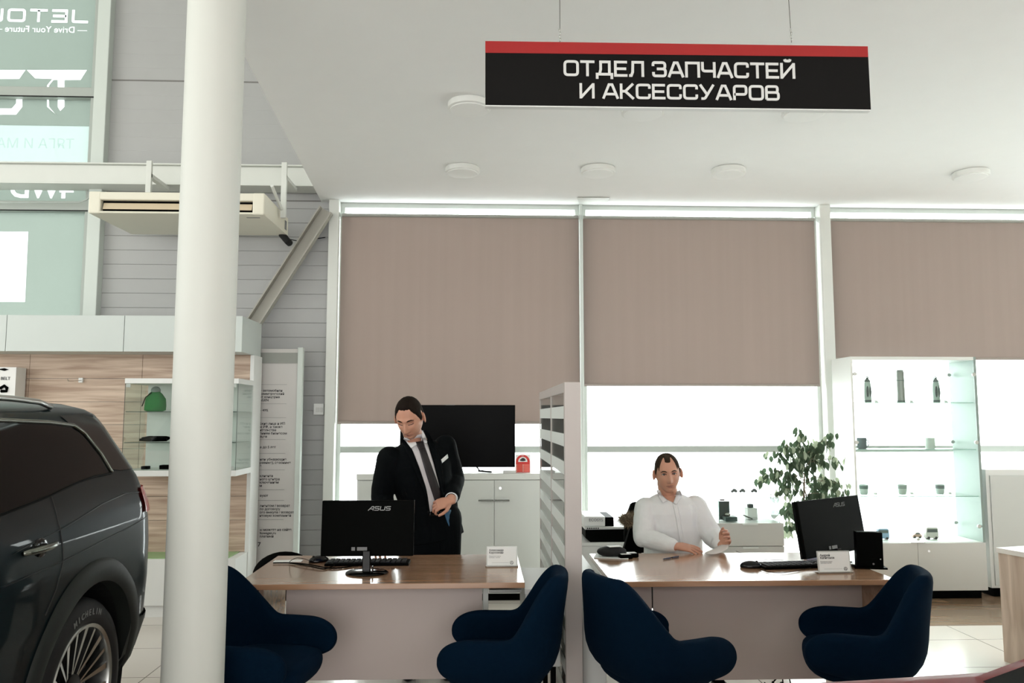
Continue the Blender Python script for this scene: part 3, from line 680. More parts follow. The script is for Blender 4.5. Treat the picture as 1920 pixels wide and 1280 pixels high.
MB().box(X_(917, 1098, 3.96), X_(978, 1098, 3.96), 3.96, 4.4, .68, .695, .002).build('pull_out_tray', mat('steel drawer rail', (150, 150, 145), .35, metal=.6), d1)
# returns (low white cabinets beside the desks)
def low_cab(x0, x1, y0, y1, z0, z1, name, label, seams=(), drawers=(), m=lam_w, legs=True):
    t = thing(name, label, 'cabinet', ((x0+x1)/2, (y0+y1)/2, 0))
    MB().box(x0, x1, y0, y1, z0, z1-.025, .002).build('carcass', m, t); MB().box(x0-.004, x1+.004, y0-.006, y1, z1-.024, z1, .002).build('top_board', m, t)
    if legs:
        for xx in (x0+.02, x1-.045):
            for yy in (y0+.02, y1-.045): MB().box(xx, xx+.025, yy, yy+.025, 0, z0).build('leg', black_p, t)
    return t
t = low_cab(X_(985, 1100, 3.97), .385, 3.97, 4.52, Z_(1010, 1250, 3.97), .695, 'side_cabinet', 'low white side cabinet squeezed between the left desk and the partition')
t = low_cab(.495, xr0-.01, 3.97, 4.9, .1, .70, 'side_cabinet', 'low white side cabinet at the left end of the right desk, with papers on it')
# papers on it
for k, (dx, dy, rz) in enumerate(((0, 0, .05), (.012, .03, -.06), (-.01, .06, .16))):
    tag(MB().cbox((.557+dx, 4.16+dy, .7025+.004*k), (.10, .24, .003), 0, rz=rz).build('paper_sheet', paper_m), ('lowest loose white sheet on the side cabinet left of the right desk', 'middle loose white sheet of the pile on the side cabinet left of the right desk', 'topmost loose white sheet of the pile on the side cabinet left of the right desk')[k], 'paper', 'papers on the side cabinet')
# ------- partition
px0, px1_ = X_(1060, 1000, YD0), X_(1091, 1000, YD0)
YP = (3.85, 4.64, 5.53); zp_ = Z_(1075, 716, YD0); pt = thing('partition_screen', 'tall white framed partition with glass and frosted white stripes between the two desks', 'partition', ((px0+px1_)/2, 4.7, 0))
pf = mat('partition frame pinkish white', (190, 181, 176), .5, var=.02)
MB().box(px0, px1_, YP[0], YP[0]+.035, 0, zp_, .003).build('end_post', pf, pt)
for i in (0, 1):
    a, b = YP[i]+(.035 if i == 0 else 0), YP[i+1]
    for yy in (a, b-.02): MB().box(px0, px1_, yy, yy+.008, .04, zp_-.05, .002).build('frame_stile', pf, pt)
    for zz in (.08, zp_-.05): MB().box(px0, px1_, a, b, zz, zz+.05, .002).build('frame_rail', pf, pt)
    MB().box(px0+.004, px0+.009, a+.02, b-.02, .13, zp_-.05).build('glass_panel', glass_m, pt)
    MB().box(px1_-.009, px1_-.004, a+.02, b-.02, .13, zp_-.05).build('glass_panel', glass_m, pt)
    MB().box(px0+.001, px0+.0035, a, a+.01, .1, zp_-.05).build('seal', mat('grey seal', (110, 112, 108), .5), pt)
    z = .17
    while z < zp_-.1:
        MB().box(px0+.0025, px0+.004, a+.021, b-.021, z, min(z+.062, zp_-.055)).build('frosted_stripe', mat('frosted white stripe', (226, 230, 226), .6, var=.01), pt)
        z += .135
# ------- tub chair
def tub_chair(label):
    t = thing('tub_chair', label, 'chair', (0, 0, 0), 'navy blue tub chairs in front of the desks')
    def path(u):
        # u in [-1,1]; right arm front -> back -> left arm front ; returns x,y
        s = abs(u); sg_ = 1 if u >= 0 else -1
        if s > .52:
            k = (s-.52)/.48; return (-.04+.275*k, sg_*(.262-.02*k*k))
        a = (s/.52)*PI/2; e = 2/2.7
        return (-.04-.175*abs(math.cos(a))**e, sg_*.262*abs(math.sin(a))**e)
    def hgt(u):
        x, y = path(u); k = max(0, min(1, (-.055-x)/.135)); k = k*k*(3-2*k)*.3+.7*k
        hh = .622+.238*k
        return hh
    N = 84; rows = []
    for i in range(N+1):
        u = -1+2*i/N; x, y = path(u); H = hgt(u)
        u2 = min(1, u+.01); u1 = max(-1, u-.01); p2 = Vector(path(u2)); p1 = Vector(path(u1)); tg = (p2-p1).normalized(); nr = Vector((tg.y, -tg.x))
        if nr.dot(Vector((x+.0, y))) < 0: nr = -nr
        s = abs(u); bk = max(0, min(1, (.56-s)/.4))
        ths = .034-(.004 if s > .8 else 0)
        zb = .40+.055*max(0, s-.45)/.5
        ring = []
        def P(off, z):
            tz = max(0, (z-.62)/.27); lean = -.16*max(0, z-.42)*(.35+.65*bk)*(1 if bk > 0 else .0)
            base_in = .16*max(0, (.50-z)/.10)**1.6*.5 if z < .50 else 0
            bulge = .012*math.sin(max(0, min(1, (z-.40)/.22))*PI)
            o = off-base_in+bulge
            xx = x+nr.x*o+lean*(1 if x < -.04 else max(0, 1-(x+.04)/.08)); yy = (y+nr.y*o)*(1-.27*tz)
            return Vector((xx, yy, z))
        out = [zb, zb+.04, .50, .56, H-.05 if H-.05 > .57 else .575]
        T = max(H, zb+.12)
        zo = [zb+(T-.03-zb)*f for f in (0, .12, .3, .55, .8, 1)]
        for z in zo: ring.append(P(ths, z))
        ring.append(P(ths*.72, T-.008)); ring.append(P(0, T)); ring.append(P(-ths*.72, T-.008))
        for z in zo[::-1][:-1]: ring.append(P(-ths, z))
        ring.append(P(-ths, zb+.01))
        if s > .74:
            q_ = (s-.74)/.26*.985; f_ = math.sqrt(1-q_**2.3); cc_ = Vector((x, y)); 
            fb_ = math.sqrt(1-q_**4.5); ring = [Vector((cc_.x+(v.x-cc_.x)*f_, cc_.y+(v.y-cc_.y)*(.35+.65*f_), .53+(v.z-.53)*(f_ if v.z > .53 else fb_))) for v in ring]
        rows.append(ring)
    sh = MB().grid(rows, cyclic=True); n = len(rows[0]); sh.f += [tuple(range(n)), tuple(range((len(rows)-1)*n, len(rows)*n))[::-1]]
    sh.build('shell', navy, t, smooth=True, mods=[('SUBSURF', dict(levels=1, render_levels=1))])
    # seat body: a rounded pan that fills the tub and shows at the front
    secs = []
    for zz, f in ((.375, .55), (.385, .8), (.41, .94), (.44, 1), (.475, 1), (.495, .97), (.503, .85), (.504, .4)):
        ring = []
        for k in range(40):
            a = 2*PI*k/40; c, s_ = math.cos(a), math.sin(a); e = .62
            xx = .0+.225*math.copysign(abs(c)**e, c)*f; yy = .235*math.copysign(abs(s_)**e, s_)*f
            ring.append(Vector((xx+.008, yy, zz+(.018*max(0, xx) if zz > .45 else .05*max(0, xx)))))
        secs.append(ring)
    st = MB().grid(secs, cyclic=True); st.f += [tuple(range(40))[::-1], tuple(range(7*40, 8*40))]
    st.build('seat', navy, t, smooth=True, mods=[('SUBSURF', dict(levels=1, render_levels=1))])
    MB().lathe((0, 0, 0), [(.11, .362), (.12, .37), (.12, .38)], 24).build('seat_plate', black_p, t, auto=40)
    MB().lathe((0, 0, 0), [(.03, .05), (.032, .2), (.022, .21), (.022, .365)], 20).build('pedestal', black_p, t, auto=40)
    for k in range(4):
        a = PI/4+k*PI/2; c, s_ = math.cos(a), math.sin(a)
        MB().tube([(0, 0, .075), (.14*c, .14*s_, .06), (.29*c, .29*s_, .022)], [.022, .018, .012], 8).build('leg', black_p, t, smooth=True)
        MB().lathe((.285*c, .285*s_, 0), [(.016, 0), (.018, .012), (.01, .02)], 12).build('glide', black_r, t)
    return t
ch = tub_chair('navy tub chair facing right beside the round column, in front of the left desk')
ch.location = (-.94, 3.57, 0); ch.rotation_euler = (0, 0, R(-13))
dup(ch, (.075, 3.61, 0), R(175), 'navy tub chair facing left, its back against the white partition')
dup(ch, (.765, 3.58, 0), R(21), 'navy tub chair turned away, just right of the partition')
dup(ch, (1.685, 3.62, 0), R(161), 'navy tub chair facing left at the right end of the right desk')
# ------- white filing cabinet with the television
yc0, yc1 = 6.8, 7.2
cx0, cx1 = X_(668, 950, yc0), X_(1083, 950, yc0); cz = Z_(800, 888, yc0)
fc = thing('filing_cabinet', 'wide white cabinet with grey handles under the window behind the standing man', 'cabinet', ((cx0+cx1)/2, 7, 0))
MB().box(cx0, cx1, yc0+.02, yc1, .06, cz-.05).build('carcass', lam_w, fc); MB().box(cx0-.003, cx1+.003, yc0-.004, yc1, cz-.05, cz, .003).build('top_board', mat('cabinet light grey laminate', (218, 220, 214), .5, var=.01), fc)
sd = [cx0+.02, X_(798, 950, yc0), X_(927, 950, yc0), X_(1057, 950, yc0), cx1]
cabm = mat('cabinet door laminate', (208, 211, 205), .5, var=.01)
for i in range(4):
    dr = MB().box(sd[i]+.002, sd[i+1]-.002, yc0, yc0+.018, .08, cz-.056, .001).build('door', cabm, fc)
    if i in (1, 2):
        xh = X_(911, 937, yc0) if i == 1 else X_(941, 937, yc0)
        MB().box(xh-.063, xh+.063, yc0-.025, yc0-.017, Z_(900, 939, yc0), Z_(900, 936, yc0), .001).build('handle', chrome_d, dr)
    if i == 2: MB().cyl(at(938, 915, yc0), at(938, 915, yc0-.008), .012, n=14).build('lock', chrome, dr)
MB().box(cx0+.03, cx1-.02, yc0+.04, yc1, 0, .06).build('plinth', black_p, fc)
tv = thing('television', 'large black flat television standing on the white cabinet behind the standing man', 'television', (X_(858, 880, 6.95), 6.95, cz))
tx0, tx1 = X_(750, 800, 6.93), X_(966, 800, 6.93); tz0, tz1 = Z_(880, 876, 6.93), Z_(880, 759, 6.93)
MB().box(tx0, tx1, 6.93, 6.955, tz0, tz1, .004).build('panel', mat('television bezel', (5, 5, 5), .5, spec=.06), tv)
MB().box(tx0+.008, tx1-.008, 6.9285, 6.9305, tz0+.014, tz1-.008).build('screen', mat('dark screen', (3, 3, 3), .3, spec=.04), tv)
MB().box(tx0+.15, tx1-.15, 6.955, 6.99, tz0+.02, tz1-.2, .01).build('rear_housing', black_p, tv)
for xx in (tx0+.14, X_(893, 878, 6.93)):
    MB().tube([(xx, 6.94, tz0+.01), (xx+.03, 6.94, cz+.014), (xx+.13, 6.86, cz+.009)], .007, 6).build('foot', black_p, tv); MB().tube([(xx+.02, 6.94, cz+.014), (xx+.06, 7.03, cz+.009)], .007, 6).build('foot', black_p, tv)
MB().box(X_(840, 759, 6.92)-.02, X_(840, 759, 6.92)+.06, 6.926, 6.93, tz1-.002, tz1+.002).build('maker_badge', ink_g, tv)
tag(MB().box(X_(943, 880, 6.88), X_(967, 880, 6.88), 6.82, 6.93, cz, cz+.022, .004).build('set_top_box', lam_g), 'small flat grey box on the white cabinet between television and red leaflet', 'box')
# leaflet
yl = 6.9
lf = thing('leaflet_stand', 'red and white printed card with a car picture standing on the white cabinet', 'leaflet', (X_(980, 880, yl), yl, cz))
lx0, lx1, lz1 = X_(967, 870, yl), X_(993.5, 870, yl), cz+.155
MB().box(lx0-.001, lx1+.004, yl, yl+.004, cz, lz1, .001).build('card', paper_m, lf)
xm = (lx0+lx1)/2; wv = (lx1-lx0)/2
def arch(w, z0, z1, m, y, nm):
    pts = [(xm-w, y, z0)]+[(xm-w*math.cos(a*PI/12), y, z1-w+w*math.sin(a*PI/12)) for a in range(13)]+[(xm+w, y, z0)]
    return MB().prism(pts, (0, -.001, 0)).build(nm, m, lf)
arch(wv, cz+.075, lz1-.002, red_m, yl-.0005, 'red_arch'); arch(wv*.65, cz+.092, lz1-.02, paper_m, yl-.0016, 'arch_window')
MB().box(lx0, lx1, yl-.0015, yl-.0005, cz+.003, cz+.075).build('red_panel', red_m, lf)
MB().ell((xm, yl-.003, cz+.108), (.026, .001, .010)).ell((xm+.002, yl-.003, cz+.117), (.016, .001, .009)).build('car_picture', mat('dark printed car', (40, 25, 25), .5), lf)
text_mb('MAX', .01, face_M((xm-.012, yl-.002, lz1-.014)), .0004).build('lettering', paper_m, lf)
for k in range(4):
    MB().box(xm+.008, lx1-.004, yl-.003, yl-.0015, cz+.01+k*.0165, cz+.021+k*.0165).build('price_box', mat('pale red print', (228, 120, 105), .5), lf)
    MB().box(lx0+.012, xm-.006, yl-.003, yl-.0015, cz+.01+k*.0165, cz+.021+k*.0165).build('price_box', mat('mid red print', (214, 84, 66), .5), lf)
    for xx in (lx0+.006, xm+.002): MB().cyl((xx, yl-.0015, cz+.0155+k*.0165), (xx, yl-.003, cz+.0155+k*.0165), .005, n=10).build('bullet_dot', mat('beige print', (225, 200, 180), .5), lf)
# ------- desk things, left
YM = 4.06
def monitor(loc, rz, tilt, w, hgt, zc, label, light):
    t = thing('computer_monitor', label, 'monitor', loc)
    M0 = Matrix.Translation(loc) @ Matrix.Rotation(rz, 4, 'Z')
    Ms = M0 @ Matrix.Translation((0, .0, zc)) @ Matrix.Rotation(tilt, 4, 'X')
    MB().box(-w/2, w/2, 0, .02, -hgt/2, hgt/2, .004, Ms).build('rear_cover', black_p, t)
    MB().box(-w/2+.0, w/2-.0, .02, .034, -hgt/2, hgt/2, .003, Ms).build('bezel', black_g, t)
    MB().box(-w/2+.012, w/2-.012, .0335, .0355, -hgt/2+.02, hgt/2-.012, 0, Ms).build('screen', mat('lit blue screen', (40, 70, 160), .3, emit=(40, 70, 160), estr=.35), t, label='screen glowing faintly blue')
    MT = Ms @ Matrix.Translation((0, -.0006, 0)) @ Matrix.Rotation(R(90), 4, 'X')
    hh_ = .021
    mb, tw = strokes('S', hh_, Matrix(), 0)
    x = 0; lt = MB()
    for chh, ww in (('A2', 1.0), ('S', .95), ('U', .98), ('S', .95)):
        for pts, cl, r in GLYPH[chh][1]:
            pp = [((x+a+.18*b)*hh_*1.25, b*hh_) for a, b in fillet(pts, r, cl)]
            ribbon(lt, pp, hh_*.17, cl, MT @ Matrix.Translation((.0 if rz == 0 else .03, hgt/2-.05, 0)), .0012)
        x += ww+.12
    lt.build('lettering', light, t)
    MB().box(-.048, -.03, -.0005, .0, -hgt/2+.028, -hgt/2+.045, 0, Ms @ Matrix.Translation((-.03, -.001, 0))).build('port_label', ink_g, t)
    MB().box(-.02, .03, -.0005, .0, -hgt/2+.028, -hgt/2+.045, 0, Ms @ Matrix.Translation((-.03, -.001, 0))).build('port_label', ink_g, t)
    MB().box(-.02, .02, -.03, -.005, .0, zc-hgt*.5+.03, .004, M0).build('stand_neck', black_g, t)
    MB().box(.028, .034, -.03, -.01, .0, .04, .002, M0).build('cable_clip', black_g, t)
    MB().lathe(M0 @ Vector((0, 0, 0)), [(.105, 0), (.108, .004), (.1, .011), (.03, .016)], 36, M0.to_3x3().to_4x4() @ Matrix.Scale(.8, 4, (0, 1, 0))).build('stand_base', black_g, t, auto=45)
    return t
gx = X_(686, 1062, YM)
zc_l = Z_(686, 992, YM)-DZ
monitor((gx, 4.10, DZ), 0, R(-4), X_(774, 990, YM)-X_(599, 990, YM), Z_(686, 940, YM)-Z_(686, 1045, YM), zc_l, 'black monitor seen from behind on the left desk, in front of the standing man', mat('maker lettering grey', (150, 150, 148), .4))
pL, pR = at(1497, 990, 4.12), at(1613, 985, 4.46)
rzR = math.atan2(pR.y-pL.y, pR.x-pL.x); mc = (pL+pR)/2
Lm = (pR-pL).length
monitor((mc.x+.02, mc.y+.01, DZ), rzR, R(-9), Lm, .292, mc.z-DZ+.005, 'black monitor turned sideways on the right desk, seen from behind', mat('maker lettering dim', (78, 78, 76), .4))
def keyboard(c, rz, label):
    t = thing('keyboard', label, 'keyboard', c); M0 = Matrix.Translation(c) @ Matrix.Rotation(rz, 4, 'Z')
    MB().box(-.22, .22, -.065, .065, 0, .014, .003, M0).build('base', black_p, t)
    kk = MB()
    for r_ in range(5):
        for k in range(15): kk.box(-.205+k*.0275, -.182+k*.0275, -.055+r_*.022, -.037+r_*.022, .014, .021, .002, M0)
    kk.build('keys', black_r, t); return t
keyboard((X_(690, 1050, 4.35), 4.36, DZ), 0, 'black keyboard behind the monitor on the left desk')
kq = atz(1497, 1061, DZ); keyboard((kq.x, kq.y-.01, DZ), R(7), 'black keyboard in front of the sideways monitor on the right desk')
def mouse(c, rz, label):
    t = thing('computer_mouse', label, 'mouse', c); M0 = Matrix.Translation(c) @ Matrix.Rotation(rz, 4, 'Z')
    b = MB().ell((0, 0, .008), (.056, .032, .028), 24, 14)
    for v in b.v: v.z = max(v.z, .0)
    b.xf(M0).build('shell', black_g, t, smooth=True)
    MB().cyl(M0 @ Vector((-.03, -.003, .03)), M0 @ Vector((-.03, .003, .03)), .007, n=12).build('scroll_wheel', black_r, t); return t
mouse((X_(598, 1043, 4.42), 4.42, DZ), R(30), 'black mouse at the left edge of the left monitor')
pm = atz(1408, 1064, DZ); mouse((pm.x, pm.y, DZ), R(170), 'black mouse on the right desk in front of the keyboard')
pp_ = atz(540, 1052, DZ)
tag(MB().cbox((pp_.x, pp_.y, DZ+.0015), (.15, .06, .002), 0, rz=R(2)).build('paper_sheet', paper_m), 'small white paper under the cables on the left desk', 'paper')
def cable(pts, r, label, m=black_p):
    P = [atz(a, b, DZ+.006+c) for a, b, c in pts]; out = []
    for i in range(len(P)-1):
        p0, p1, p2, p3 = P[max(i-1, 0)], P[i], P[i+1], P[min(i+2, len(P)-1)]
        for k in range(6):
            s = k/6; out.append(.5*((2*p1)+(p2-p0)*s+(2*p0-5*p1+4*p2-p3)*s*s+(3*p1-p0-3*p2+p3)*s**3))
    out.append(P[-1]); tag(MB().tube(out, r, 6).build('cable', m, smooth=True), label, 'cable', 'desk cables')
cable([(512, 1055, 0), (545, 1055, .0), (580, 1058, 0), (612, 1064, 0), (640, 1064, 0), (672, 1059, 0)], .0035, 'thick black cable from the paper to the left monitor stand')
cable([(540, 1055, 0), (575, 1060, .003), (605, 1066, 0), (622, 1062, 0), (632, 1056, 0)], .003, 'black cable looping under the keyboard on the left desk')
cable([(543, 1053, .0), (545, 1051, .03), (555, 1046, .05), (570, 1047, .03), (585, 1051, 0), (620, 1049, 0)], .0016, 'thin black cable arching up over the white paper on the left desk')
cable([(1380, 1033, 0), (1400, 1040, 0), (1430, 1048, 0), (1470, 1050, 0)], .0014, 'thin dark cable running across the back of the right desk to the keyboard')
cable([(1424, 1066, 0), (1450, 1073, 0), (1480, 1072, 0), (1520, 1064, 0)], .0016, 'thin black mouse cable curving along the front of the right desk')
def plate(c, w, hh, rz, names, label):
    t = thing('name_plate', label, 'name plate', c); M0 = Matrix.Translation(c) @ Matrix.Rotation(rz, 4, 'Z') @ Matrix.Rotation(R(-8), 4, 'X')
    MB().box(-w/2, w/2, 0, .006, 0, hh, .002, M0).build('holder', mat('clear acrylic holder', (190, 190, 184), .15), t)
    MB().box(-w/2-.004, w/2+.004, -.012, .05, .004, .008, .001, M0).build('foot', mat('clear acrylic holder', (190, 190, 184), .15), t)
    MB().box(-w/2+.006, w/2-.006, -.0012, 0, .007, hh-.006, 0, M0).build('card', paper_m, t)
    T = M0 @ Matrix.Translation((-w/2+.014, -.0015, hh-.026)) @ Matrix.Rotation(R(90), 4, 'X')
    text_mb(names, .0145, T, .0004, .0003, space=.85).build('lettering', ink_m, t)
    text_mb('Менеджер отдела\nзапасных частей', .007, T @ Matrix.Translation((0, -.028, 0)), .0003).build('lettering', ink_g, t)
    cc = M0 @ Vector((w/2-.03, -.0015, .02)); em = MB(); r0 = .0085
    MX = M0.to_3x3()
    ribbon(em, [(r0*math.cos(k*PI/12), r0*math.sin(k*PI/12)) for k in range(24)], .0012, True, Matrix.Translation(cc) @ MX.to_4x4() @ Matrix.Rotation(R(90), 4, 'X'), .0006)
    ribbon(em, [(-.0035, .0075), (0, .001), (.0035, .0075)], .0012, False, Matrix.Translation(cc) @ MX.to_4x4() @ Matrix.Rotation(R(90), 4, 'X'), .0006)
    ribbon(em, [(-.0075, .003), (-.0035, -.006), (0, -.0005), (.0035, -.006), (.0075, .003)], .0012, False, Matrix.Translation(cc) @ MX.to_4x4() @ Matrix.Rotation(R(90), 4, 'X'), .0006)
    em.build('emblem', ink_m, t)
    MB().box(-w/2+.03, w/2-.045, -.0016, -.0012, .0195, .0203, 0, M0).build('rule_line', ink_g, t)
    return t
pq = atz(941, 1062, DZ); plate((pq.x, pq.y, DZ), .163, .105, 0, 'Александр\nКарповкин', 'clear name plate with a white card on the left desk, near its right corner')
pq = atz(1566, 1074, DZ); plate((pq.x, pq.y, DZ), .172, .108, R(3), 'Андрей\nКапитонов', 'clear name plate on the right desk in front of the sideways monitor')
# mini computer
pc = atz(1632, 1066, DZ); M0 = Matrix.Translation((pc.x, pc.y+.02, DZ)) @ Matrix.Rotation(R(-12), 4, 'Z')
t = thing('mini_computer', 'small black upright computer on the right end of the right desk', 'computer', (pc.x, pc.y+.02, DZ))
MB().box(-.06, .07, -.02, .03, .008, .185, .003, M0).build('case', black_p, t); MB().box(-.075, .085, -.035, .045, 0, .009, .002, M0).build('foot', black_p, t)
MB().cyl(M0 @ Vector((.055, -.0205, .05)), M0 @ Vector((.055, -.0225, .05)), .003, n=10).build('power_button', lam_g, t)
MB().cyl(M0 @ Vector((.02, -.0205, .025)), M0 @ Vector((.02, -.0215, .025)), .005, n=12).build('badge', ink_g, t)
# small white adapter
pq = atz(1528, 1052, DZ)
tag(MB().cbox((pq.x, pq.y+.05, DZ+.02), (.07, .05, .04), .006).build('adapter_box', lam_w), 'small white adapter box behind the right name plate', 'box')
# pen
a, b = atz(1243, 1048, DZ+.005), atz(1272, 1043, DZ+.005); t = thing('ballpoint_pen', 'dark blue ballpoint pen lying in front of the seated man', 'pen', (a+b)/2)
mb_ = mat('dark blue plastic', (24, 44, 72), .35)
MB().tube([a, a.lerp(b, .08), a.lerp(b, .45)], [.0015, .004, .0048], 10).build('barrel', mb_, t); MB().tube([a.lerp(b, .46), a.lerp(b, .6)], .0035, 10).build('grip', black_r, t)
MB().tube([a.lerp(b, .6), b], [.0048, .0045], 10).build('cap', mb_, t)
# black pouch, phone, stamp, papers at the left end of the right desk
pq = atz(1150, 1046, DZ)
bp_ = MB().ell((pq.x, pq.y+.05, DZ+.028), (.085, .06, .03), 28, 14)
for v in bp_.v: v += Vector((noise.noise(v*18)*.012, noise.noise(v*15+Vector((3, 1, 0)))*.01, noise.noise(v*20+Vector((0, 7, 0)))*.006)); v.z = max(v.z, DZ+.008)
t = thing('black_pouch', 'soft black bag lying on papers at the left end of the right desk', 'bag', (pq.x, pq.y+.05, DZ))
bp_.build('bag_body', mat('black bag cloth', (14, 14, 15), .8, var=.3, scale=40), t, smooth=True)
MB().cbox((pq.x+.01, pq.y+.02, DZ+.062), (.075, .045, .003), 0, rz=R(12)).build('white_patch', paper_m, t)
tag(MB().cbox((pq.x-.0, pq.y+.045, DZ+.0035), (.19, .15, .004), 0, rz=R(-14)).build('paper_stack', paper_m), 'white papers lying under the black bag on the right desk', 'paper')
for k, (dx, dy, dz, sx_, sy_, sz_, m, lb) in enumerate(((.065, -.012, .012, .07, .05, .022, black_p, 'black stapler body with a pale label beside the black bag'), (.105, .03, .012, .07, .06, .022, black_p, 'black desk box right of the stapler with a small keypad on it'))):
    p = (pq.x+dx, pq.y+dy, DZ+dz)
    t = thing(('stapler', 'desk_calculator')[k], lb, ('stapler', 'calculator')[k], (p[0], p[1], DZ))
    MB().cbox(p, (sx_, sy_, sz_), .004, rz=R(8)).build('body', m, t)
    MB().cbox((p[0], p[1], p[2]+sz_/2+.001), (sx_*.75, sy_*.6, .003), 0, rz=R(8)).build('top_face', lam_g, t)
# ------- printer on white cabinet, right of the partition
yq = 6.0
pz = Z_(1140, 1016, yq)
t = low_cab(X_(1092, 1030, yq)-.05, X_(1215, 1030, yq), yq-.02, yq+.5, .08, pz, 'printer_cabinet', 'white low cabinet carrying the printer right of the partition', m=lam_w)
t = thing('printer', 'black and white office printer seen just right of the partition', 'printer', (X_(1140, 1010, yq), yq+.2, pz))
MB().prism([(X_(1098, 1010, yq), yq, pz+.03), (X_(1107, 1010, yq), yq, pz), (X_(1172, 1010, yq), yq, pz), (X_(1180, 1010, yq), yq, Z_(1140, 992, yq)), (X_(1098, 1010, yq), yq, Z_(1140, 993, yq))], (0, .4, 0)).build('paper_tray', black_p, t)
MB().box(X_(1097, 980, yq), X_(1181, 980, yq), yq+.01, yq+.4, Z_(1140, 993, yq), Z_(1140, 988, yq), .002).build('control_strip', lam_g, t)
MB().box(X_(1096.5, 980, yq), X_(1136, 980, yq), yq+.03, yq+.4, Z_(1140, 988, yq), Z_(1140, 969, yq), .008).build('lid', lam_w, t)
MB().box(X_(1136.5, 980, yq), X_(1153, 980, yq), yq+.05, yq+.4, Z_(1140, 989, yq), Z_(1140, 971, yq), .004).build('rear_housing', black_p, t)
bt = MB()
for k in range(6): bt.box(X_(1101+k*4, 990, yq), X_(1103+k*4, 990, yq), yq+.006, yq+.01, Z_(1140, 991.5, yq), Z_(1140, 989, yq))
bt.build('buttons', ink_m, t)
text_mb('ECOSYS', .03, face_M(at(1104, 977, yq+.028)), .0006).build('lettering', ink_g, t)
# ------- low drawer cabinet with glass box
yg = 5.9
gx0, gx1 = X_(1344, 1000, yg), X_(1470, 1000, yg); gz = Z_(1400, 980.5, yg)
t = thing('drawer_cabinet', 'pale grey drawer cabinet under the glass display box, beside the potted plant', 'cabinet', ((gx0+gx1)/2, yg+.25, 0))
MB().box(gx0+.002, gx1-.002, yg+.02, yg+.5, .08, gz-.002).build('carcass', lam_g, t); MB().box(gx0+.02, gx1-.02, yg+.05, yg+.5, 0, .08).build('plinth', black_p, t)
zs = [gz, Z_(1400, 1024, yg), Z_(1400, 1067, yg), .09]
for k in range(3):
    dr = MB().box(gx0, gx1, yg, yg+.019, zs[k+1]+.002, zs[k]-.002, .001).build('drawer', mat('drawer front grey', (196, 195, 188), .5, var=.01), t)
    MB().box((gx0+gx1)/2-.06, (gx0+gx1)/2+.055, yg-.014, yg+.002, zs[k]-.014, zs[k]-.004, .002).build('handle', steel_w, dr)
t = thing('glass_display_box', 'glass box on the drawer cabinet holding a watch box and small goods', 'display box', ((gx0+gx1)/2, yg+.25, gz))
bx0, bx1, bz1 = X_(1348, 950, yg), X_(1462, 950, yg), Z_(1400, 933, yg)
by1 = yg+.46
MB().box(bx0, bx1, yg+.01, yg+.014, gz+.001, bz1-.006).build('glass_front', glass_s, t); MB().box(bx0, bx1, yg+.01, by1, bz1-.006, bz1).build('glass_top', glass_s, t)
for xx in (bx0, bx1-.005): MB().box(xx, xx+.005, yg+.015, by1, gz+.001, bz1-.006).build('glass_side', glass_s, t)
for xx in (bx0, bx1-.004): MB().box(xx, xx+.004, yg+.008, yg+.0095, gz+.001, bz1).build('glass_edge', gedge_m, t)
MB().box(bx0, bx1, yg+.007, yg+.0095, bz1-.004, bz1).build('glass_edge', mat('pale glass edge', (175, 195, 188), .3), t)
MB().box(bx0+.01, bx0+.045, yg+.0075, yg+.009, bz1-.022, bz1-.009).build('printed_tag', ink_g, t)
yi = yg+.12
t = thing('watch_box', 'open dark grey gift box with a small watch, left inside the glass box', 'box', at(1364, 976, yi)); dg = mat('dark grey card', (70, 82, 80), .6)
zf = gz+.002
MB().box(X_(1352, 960, yi), X_(1373, 960, yi), yi+.06, yi+.075, zf, Z_(1364, 941, yi), .002).build('lid', dg, t)
MB().box(X_(1358, 960, yi), X_(1380, 960, yi), yi-.03, yi+.058, zf, zf+.032, .002).build('base', dg, t)
MB().ell(((X_(1366, 960, yi)), yi+.02, zf+.045), (.022, .012, .013)).build('watch', chrome, t, smooth=True)
t = thing('white_gift_box', 'open white box with a dark item, middle of the glass box', 'box', at(1407, 970, yi+.1))
xw0, xw1 = X_(1399, 960, yi+.1), X_(1417, 960, yi+.1)
MB().box(xw0, xw1, yi+.06, yi+.14, zf+.02, zf+.085, .002).build('carton', paper_m, t)
MB().box(xw0, xw1, yi+.06, yi+.14, zf, zf+.02, .002).build('tray', lam_g, t)
MB().box(xw0+.01, xw1-.02, yi+.08, yi+.12, zf+.085, zf+.115, .008).build('packed_item', dg, t)
tag(MB().tube([at(1393, 965, yi-.02), at(1402, 969, yi-.03), at(1411, 973, yi-.04)], .005, 8).build('metal_pen', chrome_d), 'silver pen leaning on a small holder in the middle of the glass box', 'pen')
tag(MB().ell(Vector((X_(1451, 960, yi+.1), yi+.1, zf+.035)), (.025, .02, .035), 16, 10).build('glass_trinket', mat('pale trinket', (205, 210, 205), .4), smooth=True), 'pale small trinket at the right end of the glass box', 'trinket')
